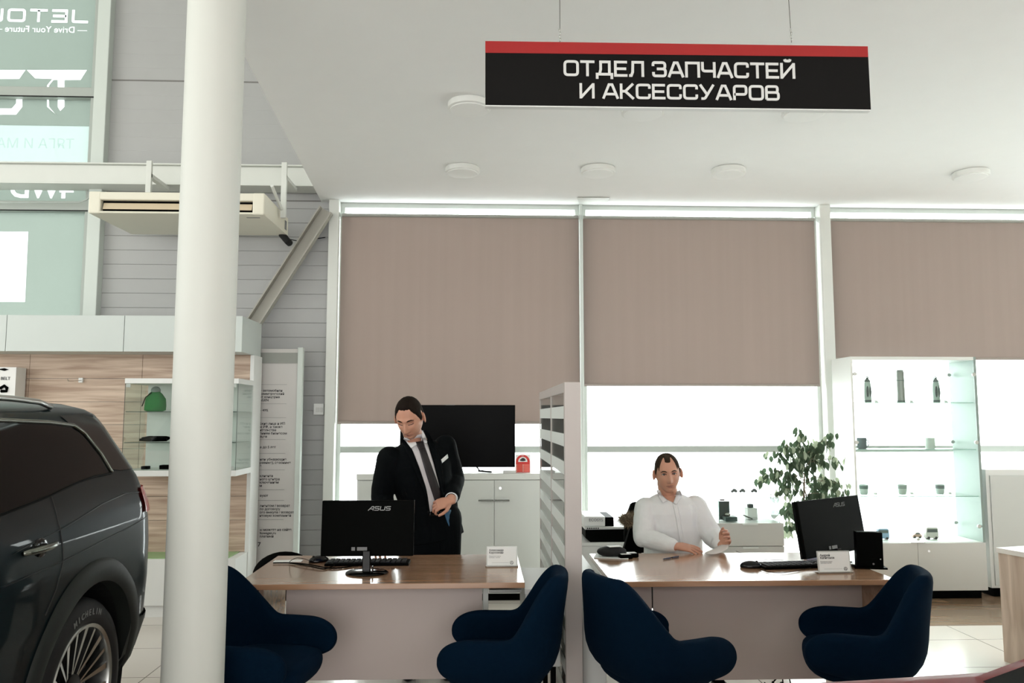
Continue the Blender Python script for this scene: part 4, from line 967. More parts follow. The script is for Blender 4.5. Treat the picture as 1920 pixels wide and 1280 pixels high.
def toy_car(c, s, label, colr, van=False):
    t = thing('toy_van' if van else 'toy_car', label, 'toy', c)
    M0 = Matrix.Translation(c)
    prof = [(-.5, .1), (-.5, .28), (-.42, .36), (-.28, .4), (-.14, .6), (.22, .6), (.4, .4), (.5, .36), (.5, .1)] if not van else [(-.5, .1), (-.5, .5), (-.44, .85), (-.36, .92), (.4, .92), (.48, .8), (.5, .1)]
    bd = mat('toy body '+label[:5], colr, .35)
    MB().prism([M0 @ Vector((a*s, -.18*s, b*s)) for a, b in prof], (0, .36*s, 0)).build('body', bd, t)
    if not van: wp = [(-.24, .42), (-.13, .56), (.2, .56), (.33, .42)]
    else: wp = [(-.42, .55), (-.38, .8), (.4, .8), (.42, .55)]
    MB().prism([M0 @ Vector((a*s, -.185*s, b*s)) for a, b in wp], (0, .37*s, 0)).build('windows', dg, t)
    for a in (-.3, .3): MB().cyl(M0 @ Vector((a*s, -.2*s, .11*s)), M0 @ Vector((a*s, .2*s, .11*s)), .11*s, n=14).build('wheel_pair', black_r, t)
    return t
yt = by1-.06
for px, lb, cc in ((1376, 'left toy model car on top of the glass box', (200, 204, 200)), (1391.5, 'middle toy model car on top of the glass box, close to the left one', (198, 202, 200)), (1413.5, 'right toy model car on top of the glass box, apart from the other two', (202, 204, 202))):
    toy_car((X_(px, 920, yt), yt, bz1+.001), .05, lb, (92, 98, 96) if 1 else cc)
# ------- tall glass display cabinet
yv0, yv1 = 6.72, 7.09
vx0, vx1 = X_(1594.5, 680, yv0), X_(1830, 680, yv0); vz1 = Z_(1700, 668.5, yv0); vzb = Z_(1700, 1017, yv0)
vm = mat('display cabinet white', (222, 224, 218), .45, var=.01)
vc = thing('display_cabinet', 'tall white display cabinet with glass shelves of mugs and bottles', 'cabinet', ((vx0+vx1)/2, 6.9, 0))
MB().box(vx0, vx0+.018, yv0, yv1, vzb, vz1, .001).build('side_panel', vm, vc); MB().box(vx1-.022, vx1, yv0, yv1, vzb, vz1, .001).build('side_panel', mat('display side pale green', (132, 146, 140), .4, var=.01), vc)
MB().box(vx0+.018, vx1-.022, yv0, yv1, vz1-.028, vz1, .001).build('top_panel', vm, vc)
MB().box(vx0, vx1, yv0+.02, yv1, .07, vzb-.0, .001).build('base_carcass', vm, vc); MB().box(vx0+.03, vx1-.03, yv0+.05, yv1, 0, .07).build('plinth', black_p, vc)
vm_ = X_(1722, 1050, yv0)
for a, b in ((vx0, vm_), (vm_, vx1)): MB().box(a+.0015, b-.0015, yv0, yv0+.018, .075, vzb-.004, .001).build('door', mat('display door greyish', (206, 205, 200), .5, var=.01), vc)
MB().cyl(at(1742, 1033, yv0), at(1742, 1033, yv0-.006), .01, n=12).build('lock', chrome, vc)
VS = [Z_(1700, y, yv0+.03) for y in (754, 842, 930)]
for z in VS:
    MB().box(vx0+.02, vx1-.024, yv0+.03, yv1-.02, z-.006, z).build('glass_shelf', glass_s, vc)
    MB().box(vx0+.02, vx1-.024, yv0+.027, yv0+.0295, z-.006, z).build('glass_edge', mat('pale green edge', (165, 200, 190), .3), vc)
for a, b in ((vx0+.02, (vx0+vx1)/2-.003), ((vx0+vx1)/2+.003, vx1-.024)): MB().box(a, b, yv0+.004, yv0+.008, vzb+.003, vz1-.03).build('glass_door', glass_s, vc)
for px, py in ((1601, 701), (1604, 829), (1777, 703), (1824, 702), (1784, 828), (1829, 829), (1790, 979), (1834, 986)):
    c = at(px, py, yv0+.015) if px in (1601, 1604, 1824, 1829, 1834) else at(px, py, yv1-.05)
    h_ = MB().cyl(c+Vector((0, -.02, 0)), c+Vector((0, -.008, 0)), .016, n=16).box(c.x-.004, c.x+.026, c.y-.01, c.y, c.z-.008, c.z+.008, .002)
    h_.build('hinge', chrome, vc, auto=40)
MB().box(vm_-.06, vm_+.06, yv0-.012, yv0-.002, vzb-.004, vzb+.004, .001).build('handle', chrome, vc); MB().cyl((vm_, yv0+.0, vzb+.03), (vm_, yv0-.016, vzb+.03), .012, n=14).build('lock', chrome, vc)
# goods on its shelves
yy = 6.9
def bottle(px, lb):
    c = Vector((X_(px, 735, yy), yy, VS[0]+.001)); t = thing('sports_bottle', lb, 'bottle', c, 'sports bottles on the top shelf')
    MB().lathe(c, [(.022, 0), (.028, .004), (.029, .03), (.028, .15), (.024, .178), (.02, .182)], 24).build('body', film('clear bottle', (150, 160, 156), (84, 92, 88)), t, auto=40)
    MB().lathe(c, [(.0295, .003), (.0295, .022)], 24).build('base_ring', dg, t)
    for dx in (-.012, .011): MB().ell(c+Vector((dx, -.024, .095)), (.0115, .008, .05), 16, 12).build('grip_panel', mat('dark teal rubber', (50, 64, 62), .5), t, smooth=True)
    MB().lathe(c+Vector((0, 0, .182)), [(.024, 0), (.024, .012), (.016, .018), (.01, .03), (.01, .038)], 20).build('cap', dg, t, auto=40)
    MB().tube([c+Vector((-.02, 0, .2)), c+Vector((-.018, 0, .222)), c+Vector((.0, 0, .226)), c+Vector((.014, 0, .222))], .004, 6).build('carry_loop', dg, t)
bottle(1627, 'left sports bottle with dark grips on the top shelf of the display cabinet'); bottle(1755.5, 'right sports bottle with dark grips on the top shelf of the display cabinet')
c = Vector((X_(1689, 735, yy), yy, VS[0]+.001)); t = thing('thermos_flask', 'tall steel thermos flask in the middle of the top shelf', 'flask', c); stl = mat('thermos steel', (128, 128, 124), .35, metal=.5)
MB().lathe(c, [(.034, .0), (.034, .018)], 28).build('base_ring', dg, t, auto=40); MB().lathe(c, [(.033, .018), (.032, .19)], 28).build('body', stl, t, auto=40)
MB().lathe(c, [(.034, .19), (.034, .196)], 28).build('seam_ring', dg, t); MB().lathe(c, [(.032, .196), (.031, .27), (.026, .285), (.022, .288)], 28).build('cup', stl, t, auto=40)
def mug(px, z, col, lb, handle=True, sc_=1.0, cup=False, deco=None):
    c = Vector((X_(px, 830, yy), yy, z+.001)); t = thing('mug' if handle else 'cup', lb, 'mug' if handle else 'cup', c); m = film('mug glare glaze %d%d' % (col[0], int(px)), col, tuple(int(v*.36) for v in col))  # translucency given to opaque ceramic, standing in for glare from the windows
    pr = [(.026, 0), (.03, .004), (.036, .04), (.038, .085), (.0355, .085), (.033, .04), (.026, .008), (.005, .006)] if cup else [(.036, 0), (.039, .004), (.039, .092), (.036, .092), (.036, .008), (.005, .006)]
    MB().lathe(c, [(r*sc_, zz*sc_) for r, zz in pr], 28).build('body', m, t, auto=50)
    if handle: MB().tube([c+Vector((.036+.026*math.sin(k*PI/8), 0, .046+.03*math.cos(k*PI/8))) for k in range(9)], .004, 8).build('handle', m, t, smooth=True)
    if deco: MB().lathe(c, [(.0368, .05), (.0382, .078)], 28).build('printed_band', mat('print on cup %d' % int(px), deco, .5, var=.3, scale=90), t)
mug(1616, VS[1], (92, 104, 108), 'dark grey mug with a handle on the second shelf')
mug(1744, VS[1], (205, 212, 206), 'pale mug without visible handle on the second shelf', handle=False)
mug(1616, VS[2], (190, 202, 198), 'pale cup with a dark green print, left on the third shelf', False, cup=True, deco=(84, 104, 100))
mug(1688, VS[2], (196, 206, 200), 'pale cup with a faint print, middle of the third shelf', False, cup=True, deco=(150, 160, 156))
mug(1758, VS[2], (196, 206, 202), 'pale cup with a dark grey print, right on the third shelf', False, cup=True, deco=(98, 108, 108))
toy_car((X_(1655, 1003, yy), yy, vzb+.001), .1, 'small blue and white toy camper van on the lowest level, behind the black mini computer', (130, 160, 190), van=True)
toy_car((X_(1746, 1003, yy), yy, vzb+.001), .11, 'large white and beige toy camper van on the lowest level', (200, 196, 190), van=True)
toy_car((X_(1727, 1003, yy), yy+.07, vzb+.001), .08, 'brown toy car partly behind the beige camper van', (170, 140, 125))
toy_car((X_(1634, 1003, yy), yy+.07, vzb+.001), .08, 'pale pink toy car left of the blue camper van', (214, 190, 186))
# price tags beside goods
for px, z, lb in ((1645, VS[0], 'left bottle'), (1711, VS[0], 'thermos flask'), (1776, VS[0], 'right bottle'), (1636, VS[2], 'left cup'), (1704, VS[2], 'middle cup'), (1775, VS[2], 'right cup')):
    c = Vector((X_(px, 830, yy), yy-.02, z+.001))
    tag(MB().prism([c+Vector((-.015, 0, 0)), c+Vector((.015, 0, 0)), c+Vector((.015, .012, .018)), c+Vector((-.015, .012, .018))], (0, .002, 0)).build('price_tag', paper_m), 'small white price tag right of the '+lb+' in the display cabinet', 'price tag', 'price tags in the display cabinet')
# ------- white wardrobe at the right edge
yw = 6.78
wx0 = X_(1854, 1000, yw); wz = Z_(1880, 880, yw)
t = thing('white_cupboard', 'plain white cupboard at the right edge, next to the tall display cabinet', 'cupboard', (wx0+.5, 7, 0))
MB().box(wx0, wx0+1.0, yw, 7.12, .08, wz, .002).build('carcass', lam_w, t); MB().box(wx0+.03, wx0+.97, yw-.012, yw, .1, wz-.05, .001).build('door', mat('cupboard door grey', (202, 204, 200), .5, var=.01), t)
MB().box(wx0+.04, wx0+.97, yw+.04, 7.1, 0, .08).build('plinth', black_p, t)
# ------- oak counter at the right edge
t = thing('oak_counter', 'pale oak counter with a white top cut by the right edge of the picture', 'counter', (2.9, 4.6, 0))
pA = atz(1871, 1026, .73); pA.y = 5.05; pA.x = X_(1871, 1026, 5.05); topz = Z_(1871, 1026, 5.05)
dirn = Vector((.28, -1.0, 0)).normalized(); oth = Vector((1.0, .28, 0)).normalized()
a = Vector((pA.x, pA.y, 0)); b = a+dirn*1.15; c = b+oth*.8; d = a+oth*.8
MB().prism([Vector((v.x, v.y, topz-.03)) for v in (a-oth*.015, b-oth*.015, c, d)], (0, 0, .03)).build('top_board', mat('counter white top', (226, 220, 212), .4, var=.01), t)
MB().prism([a, b, b+oth*.025, a+oth*.025], (0, 0, topz-.031)).build('oak_side_panel', wood_side, t)
MB().prism([b+oth*.026, c, c-dirn*.025, b+oth*.026-dirn*.025], (0, 0, topz-.031)).build('oak_front_panel', wood_side, t)
MB().prism([a+oth*.026, d, d+dirn*.025, a+oth*.026+dirn*.025], (0, 0, topz-.031)).build('oak_back_panel', wood_side, t)
cb = MB().tube([(a.x-.0, a.y-.1, .004), (a.x-.1, a.y-.2, .004), (a.x-.08, a.y-.45, .004), (a.x+.08, a.y-.6, .004)], .005, 6)
tag(cb.build('cable', lam_w, smooth=True), 'white cable lying on the floor at the foot of the oak counter', 'cable')
for k in range(3):
    pts = [(1.55+.05*k+.05*math.sin(j*.9+k), 4.25+.03*j*(.5+.3*k), .02+.10*abs(math.sin(j*.8+k))) for j in range(10)]
    tag(MB().tube(pts, .004, 6).build('cable', black_p, smooth=True), ('tangled black cable under the right end of the right desk, nearest the end panel', 'tangled black cable under the right desk, middle of the tangle', 'tangled black cable under the right desk, reaching furthest back')[2-k], 'cable', 'tangled cables under the right desk')
# ================================================================== CARS
def body_surface(levels, L, rows_per=4):
    # levels: (z, half width, rear inset, front inset, corner radius); y=0 is the rear end, y=L the nose
    def lerp(z):
        for i in range(len(levels)-1):
            a, b = levels[i], levels[i+1]
            if z <= b[0] or i == len(levels)-2:
                t = 0 if b[0] == a[0] else max(0, min(1, (z-a[0])/(b[0]-a[0])))
                t2 = t
                return tuple(a[k]+(b[k]-a[k])*t2 for k in range(5))
    def side(y, z, off=0.0):
        _, w, yr, yf, r = lerp(z); e = y-yr; f = (L-yf)-y; x = w
        if e < r: e = max(e, 0); x = w-r*.62+r*.62*math.sqrt(max(0, 1-((r-e)/r)**2))
        rf = r*2
        if f < rf: f = max(f, 0); x = w-rf*.5+rf*.5*math.sqrt(max(0, 1-((rf-f)/rf)**2))
        return Vector((x+off, y, z))
    return lerp, side
def loft_body(levels, L, ny=150, nz=7):
    lerp, side = body_surface(levels, L)
    rows = []
    zs = []
    for i in range(len(levels)-1):
        n = max(2, int((levels[i+1][0]-levels[i][0])/.022))
        for k in range(n): zs.append(levels[i][0]+(levels[i+1][0]-levels[i][0])*k/n)
    zs.append(levels[-1][0])
    for z in zs:
        _, w, yr, yf, r = lerp(z); ring = []
        ya, yb = yr, L-yf
        ys = []
        for k in range(ny+1):
            t = k/ny; t = .5-.5*math.cos(PI*t) if 0 else t
            ys.append(ya+(yb-ya)*t)
        # extra samples in the rear corner
        ys = sorted(set([ya+r*(1-math.cos(PI/2*k/8)) for k in range(9)]+ys))
        ys = ys[:ny+8]
        while len(ys) < ny+8: ys.append(yb)
        ring = [side(y, z) for y in ys]; ring[0] = Vector((w-r*.62, ya, z)); xe = max(.02, w-r*.62)
        end = [Vector((xe*(1-k/6), ya-.02*(1-(1-k/6)**2)*min(1, r*6), z)) for k in range(1, 6)][::-1]
        nose = [Vector((max(.02, side(yb, z).x)*(1-k/6), yb, z)) for k in range(1, 6)]
        half = [Vector((0, ya-.02*min(1, r*6), z))]+end+ring+nose+[Vector((0, yb, z))]
        full = half+[Vector((-v.x, v.y, v.z)) for v in half[1:-1][::-1]]
        rows.append(full)
    return rows, lerp, side
def suv():
    L = 4.7
    lv = [(.30, .84, .30, .30, .10), (.40, .90, .18, .16, .20), (.55, .935, .08, .06, .28), (.75, .95, .03, .02, .36), (.92, .952, .02, .03, .38), (1.02, .946, .035, .12, .36),
          (1.10, .932, .07, .45, .30), (1.17, .908, .12, 1.20, .24), (1.24, .878, .17, 1.42, .17), (1.36, .828, .265, 1.62, .15), (1.48, .775, .345, 1.82, .14), (1.54, .735, .375, 2.0, .12), (1.565, .69, .385, 2.15, .12), (1.59, .60, .42, 2.35, .12), (1.605, .45, .6, 2.6, .1), (1.612, .2, .95, 2.9, .1)]
    rows, lerp, side = loft_body(lv, L)
    wy, wr = .86, .385     # wheel centre from the rear, radius
    wf = L-.92
    t = thing('suv', 'dark blue-green SUV parked at the left edge, seen from its rear side', 'car', (0, 0, 0))
    paint = mat('dark teal car paint', (3, 17, 21), .35, spec=.05, metal=.0, coat=.3, var=.03)
    mb = MB().grid(rows, cyclic=True)
    keep = []
    for f in mb.f:
        c = sum((mb.v[i] for i in f), Vector())/len(f)
        if any((c.y-q)**2+(c.z-.40)**2 < .455**2 and abs(c.x) > .5 for q in (wy, wf)): continue
        keep.append(f)
    mb.f = keep; n = len(rows[0]); mb.f += [tuple(range(n))[::-1], tuple(range((len(rows)-1)*n, len(rows)*n))]
    mb.build('body', paint, t, auto=50)
    gl = mat('dark tinted car glass', (2, 3, 3), .06, spec=.1); trim = chrome_d; clad = mat('dark grey plastic cladding', (30, 33, 30), .6, spec=.25, var=.1); bk = black_g
    def patch(outline_top, outline_bot, m, name, off, n=24, mm=6, sgn=(1, -1)):
        # ruled patch between two polylines (y, z)
        def samp(pl, s):
            Ls = [0]
            for a, b in zip(pl[:-1], pl[1:]): Ls.append(Ls[-1]+math.hypot(b[0]-a[0], b[1]-a[1]))
            d = s*Ls[-1]
            for i in range(len(pl)-1):
                if d <= Ls[i+1]+1e-9:
                    u = (d-Ls[i])/max(1e-9, Ls[i+1]-Ls[i]); return (pl[i][0]+(pl[i+1][0]-pl[i][0])*u, pl[i][1]+(pl[i+1][1]-pl[i][1])*u)
            return pl[-1]
        for sg in sgn:
            rr = []
            for j in range(mm+1):
                row = []
                for i in range(n+1):
                    a = samp(outline_top, i/n); b = samp(outline_bot, i/n); v = j/mm
                    p = side(a[0]+(b[0]-a[0])*v, a[1]+(b[1]-a[1])*v, off); row.append(Vector((p.x*sg, p.y, p.z)))
                rr.append(row)
            MB().grid(rr).build(name, m, t, smooth=True)
    def line(pts, r, m, name, off=.0, n=10, sgn=(1, -1), k=8):
        out = []
        for a, b in zip(pts[:-1], pts[1:]):
            for i in range(n): out.append((a[0]+(b[0]-a[0])*i/n, a[1]+(b[1]-a[1])*i/n))
        out.append(pts[-1])
        for sg in sgn:
            P = [side(y, z, off) for y, z in out]
            MB().tube([Vector((p.x*sg, p.y, p.z)) for p in P], r, k).build(name, m, t, smooth=True)
    top = [(.56, 1.275), (.60, 1.36), (.68, 1.455), (.75, 1.492), (.95, 1.508), (1.7, 1.53), (2.5, 1.52), (2.95, 1.46), (3.25, 1.30), (3.40, 1.2)]
    bot = [(.56, 1.27), (.75, 1.268), (.9, 1.256), (1.15, 1.225), (1.5, 1.195), (1.9, 1.18), (2.5, 1.17), (3.0, 1.16), (3.3, 1.15), (3.42, 1.15)]
    patch(top, bot, gl, 'side_glass', .006, 50, 10)
    line(top, .009, trim, 'chrome_trim', .008)
    line([(p[0], p[1]) for p in bot], .005, black_p, 'window_seal', .006)
    for yy in (1.62, 2.62): line([(yy, 1.515), (yy+.06, 1.13)], .014, bk, 'door_pillar', .004)
    # black D-pillar between the chrome trim and the rear screen
    patch([(.30, 1.44), (.36, 1.50), (.42, 1.55), (.8, 1.535)], [(.215, 1.27), (.3, 1.275), (.45, 1.275), (.53, 1.285)], bk, 'black_pillar', .004, 12, 8)
    # roof rail
    for sg in (1, -1):
        pts = [(sg*.70, y, z) for y, z in ((.80, 1.572), (.9, 1.592), (1.1, 1.602), (1.6, 1.61), (2.3, 1.60), (2.45, 1.565))]
        MB().tube(pts, .012, 8).build('roof_rail', chrome, t, smooth=True)
    # spoiler
    sp = []
    for x in [-.66+1.32*i/16 for i in range(17)]:
        e = 1-abs(x/.66)**4; sp.append([Vector((x, .55, 1.597-.05*(1-e))), Vector((x, .34, 1.578-.05*(1-e)+.01*e)), Vector((x, .30-.03*e, 1.555-.03*(1-e))), Vector((x, .36, 1.545-.03*(1-e))), Vector((x, .5, 1.57-.05*(1-e)))])
    m_ = MB().grid(sp, cyclic=True); m_.f += [tuple(range(5)), tuple(range(16*5, 17*5))[::-1]]; m_.build('spoiler', bk, t, auto=40)
    # rear screen
    rs = []
    for j in range(6):
        z = 1.20+.34*j/5; _, w, yr, yf, r = lerp(z); rs.append([Vector((x*(w-.16), yr-.03, z)) for x in [-1+.2*k for k in range(11)]])
    MB().grid(rs).build('rear_screen', gl, t, smooth=True)
    # cladding: wheel arches, sill, lower bumper
    for q in (wy, wf):
        for sg in (1, -1):
            rr = []
            for k in range(41):
                a = -.42+(PI+.84)*k/40; row = []
                for r_, off in ((.435, -.05), (.435, .012), (.455, .022), (.515, .018), (.53, .004), (.53, -.01)):
                    y = q+r_*math.cos(a); z = .40+r_*math.sin(a); z = max(z, .2)
                    p = side(y, max(z, .31), off); row.append(Vector((p.x*sg, y, z)))
                rr.append(row)
            MB().grid(rr).build('wheel_arch_trim', clad, t, auto=60)
            li = MB()
            rr = []
            for k in range(33):
                a = -.3+(PI+.6)*k/32; y = q+.45*math.cos(a); z = .40+.45*math.sin(a); rr.append([Vector((sg*.90, y, z)), Vector((sg*.55, y, z))])
            li.grid(rr); li.cyl((sg*.55, q, .40), (sg*.548, q, .40), .46, n=32); li.build('arch_liner', black_r, t)
    patch([(1.38, .44), (3.3, .44)], [(1.34, .31), (3.34, .31)], clad, 'sill_cladding', .014, 20, 4)
    # lower bumper in cladding grey
    rr = []
    for z in (.30, .36, .42, .48, .54, .57):
        _, w, yr, yf, r = lerp(z); row = []
        for k in range(31):
            u = -1+2*k/30
            if abs(u) > .6:
                v = (abs(u)-.6)/.4; y = yr+r*(1-math.cos(v*PI/2))+max(0, v-.8)*.5; p = side(min(y, .54-.25*(z < .42)), z, .012); row.append(Vector((math.copysign(p.x, u), min(y, .54), z)))
            else: row.append(Vector((u/.6*(w-r*.62), yr-.03, z)))
        rr.append(row)
    MB().grid(rr).build('lower_bumper', clad, t, auto=50)
    # tail lights wrapping the corner
    tl = mat('red tail light', (150, 16, 12), .12, coat=.6, emit=(160, 20, 14), estr=.15)
    for sg in (1, -1):
        rr = []
        for z in (1.065, 1.09, 1.12, 1.15, 1.185):
            _, w, yr, yf, r = lerp(z); row = []
            for k in range(15):
                v = k/14; y = yr+r*(1-math.cos(min(1, v*1.02)*PI/2))*.85; p = side(y, z, .01); row.append(Vector((sg*(p.x if k else w-r*.62), y-(.012 if k < 4 else .006), z)))
            row = [Vector((sg*(.25+(w-r*.62-.25)*i/4), yr-.03, z)) for i in range(5)]+row; rr.append(row)
        MB().grid(rr).build('tail_light', tl, t, smooth=True)
    # seams, creases, handle
    seam = mat('body seam black', (4, 5, 5), .6)
    line([(1.14, 1.225), (1.155, 1.12), (1.15, .98), (1.20, .88), (1.27, .80)], .0032, seam, 'door_seam', .0)
    line([(2.1, 1.125), (2.08, .9), (2.06, .5)], .0032, seam, 'door_seam', .0); line([(3.25, 1.09), (3.28, .9), (3.2, .5)], .0032, seam, 'door_seam', .0)
    line([(.30, 1.16), (.5, 1.17), (.75, 1.15), (1.1, 1.10), (1.5, 1.06)], .004, paint, 'body_crease', -.001)
    line([(.27, 1.04), (.5, 1.02), (.8, 1.0), (1.14, .975), (1.6, .96)], .004, paint, 'body_crease', -.001)
    hy = 1.33
    for sg in (1, -1):
        p = side(hy, 1.045, 0)
        cup = MB().ell((sg*(p.x-.004), hy-.02, 1.045), (.012, .06, .042), 20, 10).build('handle_recess', black_g, t, smooth=True)
        P = [side(hy-.12+.24*k/8, .0*k+1.052, .012+.02*math.sin(PI*k/8)) for k in range(9)]
        MB().tube([Vector((v.x*sg, v.y, v.z)) for v in P], [.006, .012, .014, .014, .014, .014, .013, .012, .008], 8).build('door_handle', chrome_d, t, smooth=True)
    # fuel flap seam
    # wheels
    tyre = mat('tyre rubber', (12, 12, 12), .7, var=.1); alloy = mat('polished alloy', (175, 175, 172), .25, metal=1); dark = mat('dark alloy pocket', (8, 8, 8), .4, spec=.2)
    for q in (wy, wf):
        for sg in (1, -1):
            xo = sg*.93
            M0 = Matrix.Translation((sg*.79, q, .385)) @ Matrix.Scale(1.035, 4, (0, 1, 0)) @ Matrix.Scale(1.035, 4, (0, 0, 1)) @ Matrix.Rotation(sg*PI/2, 4, 'Y')
            MB().lathe((0, 0, 0), [(.25, -.11), (.33, -.125), (.362, -.11), (.372, -.07), (.372, .07), (.364, .105), (.34, .13), (.30, .138), (.272, .128), (.262, .11), (.25, .1)], 64, None, False).xf(M0).build('tyre', tyre, t, auto=50)
            wh = MB().lathe((0, 0, 0), [(.262, .11), (.270, .126), (.266, .132), (.252, .126), (.248, .112), (.246, .02)], 64, cap=False).xf(M0); rim = wh.build('rim', alloy, t, auto=40)
            MB().lathe((0, 0, 0), [(.249, .02), (.24, .03), (.05, .03), (.04, .04)], 48).xf(M0).build('wheel_barrel', dark, t, auto=50)
            for k in range(10):
                a0 = 2*PI*k/10
                for d_, ww in ((-.16, .010), (.16, .006)):
                    a1 = a0+d_; p1 = Vector((.252*math.cos(a1), .252*math.sin(a1), .118)); p0 = Vector((.075*math.cos(a0+d_*.35), .075*math.sin(a0+d_*.35), .085))
                    tv_ = (p1-p0).normalized(); pe = Vector((-tv_.y, tv_.x, 0)).normalized()
                    MB().prism([p0+pe*.004, p1+pe*ww*1.3, p1-pe*ww*1.3, p0-pe*.004], (0, 0, -.02)).xf(M0).build('spoke', alloy, t)
            MB().lathe((0, 0, 0), [(.075, .06), (.072, .088), (.03, .094), (.005, .095)], 32).xf(M0).build('hub', dark, t, auto=40)
            # tyre lettering
            s = 'MICHELIN'; lt = MB()
            for i, chh in enumerate(s):
                a = PI/2+.0+(i-3.2)*.085*1.0+(.0)
                ang = (PI if 1 else 0)
                tm = text_mb(chh, .036, Matrix(), .001, .0005, align='CENTER')
                # local wheel plane: x'->(-z world..); place glyph radially
                th = (PI/2*3+0) if 0 else 0
                al = (i-3.5)*.1
                # outward (up) direction in wheel plane for angle al from the top
                up = Vector((0, math.sin(al)*(-sg)*(-1), math.cos(al))); rt = Vector((0, math.cos(al)*(sg), -math.sin(al)*1))
                rt = Vector((0, sg*math.cos(al), -math.sin(al))); up = Vector((0, sg*math.sin(al), math.cos(al)))
                o = Vector((sg*(.79+.1375), q, .385))+up*.312
                Mx = Matrix(((0, 0, sg, o.x), (rt.y, up.y, 0, o.y), (rt.z, up.z, 0, o.z), (0, 0, 0, 1)))
                tm.xf(Mx); lt.add(tm.v, tm.f)
            lt.build('tyre_lettering', mat('tyre lettering grey', (120, 120, 118), .6), t)
    # lamps and plates on the nose, rear plate
    for sg in (1, -1): MB().ell((sg*.72, L-.12, .82), (.14, .06, .06), 16, 10).build('headlight', mat('headlight lens', (200, 205, 205), .1), t, smooth=True)
    MB().box(-.26, .26, -.045, -.03, .78, .89, .004).build('number_plate', lam_w, t)
    return t
car = suv()
# rear end towards the display wall, nose towards the photographer's left
car.rotation_euler = (0, 0, PI+R(1.7)*1)
def place_car():
    # wheel centre (rear, +x side after the 180 degree turn it is the -x local side)
    M = Matrix.Rotation(PI+R(1.7), 4, 'Z'); w = M @ Vector((-.93, .86, 0)); tgt = at(161, 1274, 3.5)
    car.location = (tgt.x-w.x, 3.5-w.y, 0)
place_car()
# ------- red car at the bottom right
def red_car():
    L = 4.3
    lv = [(.28, .82, .12, .10, .12), (.45, .86, .03, .04, .16), (.65, .875, 0, .0, .2), (.82, .872, .02, .04, .2), (.90, .865, .06, .12, .18), (.94, .86, .1, .36, .12), (.962, .85, .13, .80, .1), (1.03, .80, .2, .93, .1), (1.15, .75, .34, 1.12, .1), (1.3, .67, .5, 1.42, .1), (1.4, .58, .75, 1.75, .1), (1.43, .4, 1.0, 2.0, .1), (1.44, .2, 1.2, 2.2, .1)]
    rows, lerp, side = loft_body(lv, L, 90)
    t = thing('red_car', 'red car of which only the bonnet edge and windscreen pillar show at the bottom right', 'car', (0, 0, 0))
    rp = mat('red car paint', (112, 3, 5), .5, spec=.1, coat=.04, var=.03)
    mb = MB().grid(rows, cyclic=True); keep = []
    for f in mb.f:
        c = sum((mb.v[i] for i in f), Vector())/len(f)
        if any((c.y-q)**2+(c.z-.32)**2 < .35**2 and abs(c.x) > .5 for q in (.8, L-.85)): continue
        keep.append(f)
    mb.f = keep; n = len(rows[0]); mb.f += [tuple(range(n))[::-1], tuple(range((len(rows)-1)*n, len(rows)*n))]
    mb.build('body', rp, t, auto=50)
    gl = MATS['dark tinted car glass']
    # windscreen: strip across the front slope
    rr = []
    for j in range(9):
        z = .975+.42*j/8; _, w, yr, yf, r = lerp(z); rr.append([Vector((x*(w-.10), L-yf+.012, z)) for x in [-1+.2*k for k in range(11)]])
    MB().grid(rr).build('windscreen', gl, t, smooth=True)
    for sg in (1, -1):
        rr = []
        for j in range(7):
            v = j/6; row = []
            for i in range(25):
                u = i/24; zt_ = .99+.36*min(1, u*2.2, (1-u)*4+.1); z = .985+(zt_-.985)*v; p = side(.75+2.3*(1-u), z, .008); row.append(Vector((sg*p.x, p.y, p.z)))
            rr.append(row)
        MB().grid(rr).build('side_glass', gl, t, smooth=True)
        for q in (.8, L-.85):
            M0 = Matrix.Translation((sg*.75, q, .32)) @ Matrix.Rotation(sg*PI/2, 4, 'Y')
            MB().lathe((0, 0, 0), [(.2, -.1), (.3, -.11), (.32, -.07), (.32, .07), (.3, .11), (.22, .11)], 40).xf(M0).build('tyre', MATS['tyre rubber'], t, auto=50)
            MB().lathe((0, 0, 0), [(.22, .1), (.21, .1), (.2, .08), (.04, .09)], 40).xf(M0).build('rim', MATS['polished alloy'], t, auto=40)
            MB().lathe((0, 0, 0), [(.345, -.2), (.35, .08)], 32).xf(M0).build('arch_liner', black_r, t)
    return t
rc = red_car()
rc.rotation_euler = (0, 0, R(90)); rc.location = (4.52, .92, 0.0); rc.scale = (1, 1, 1.013)
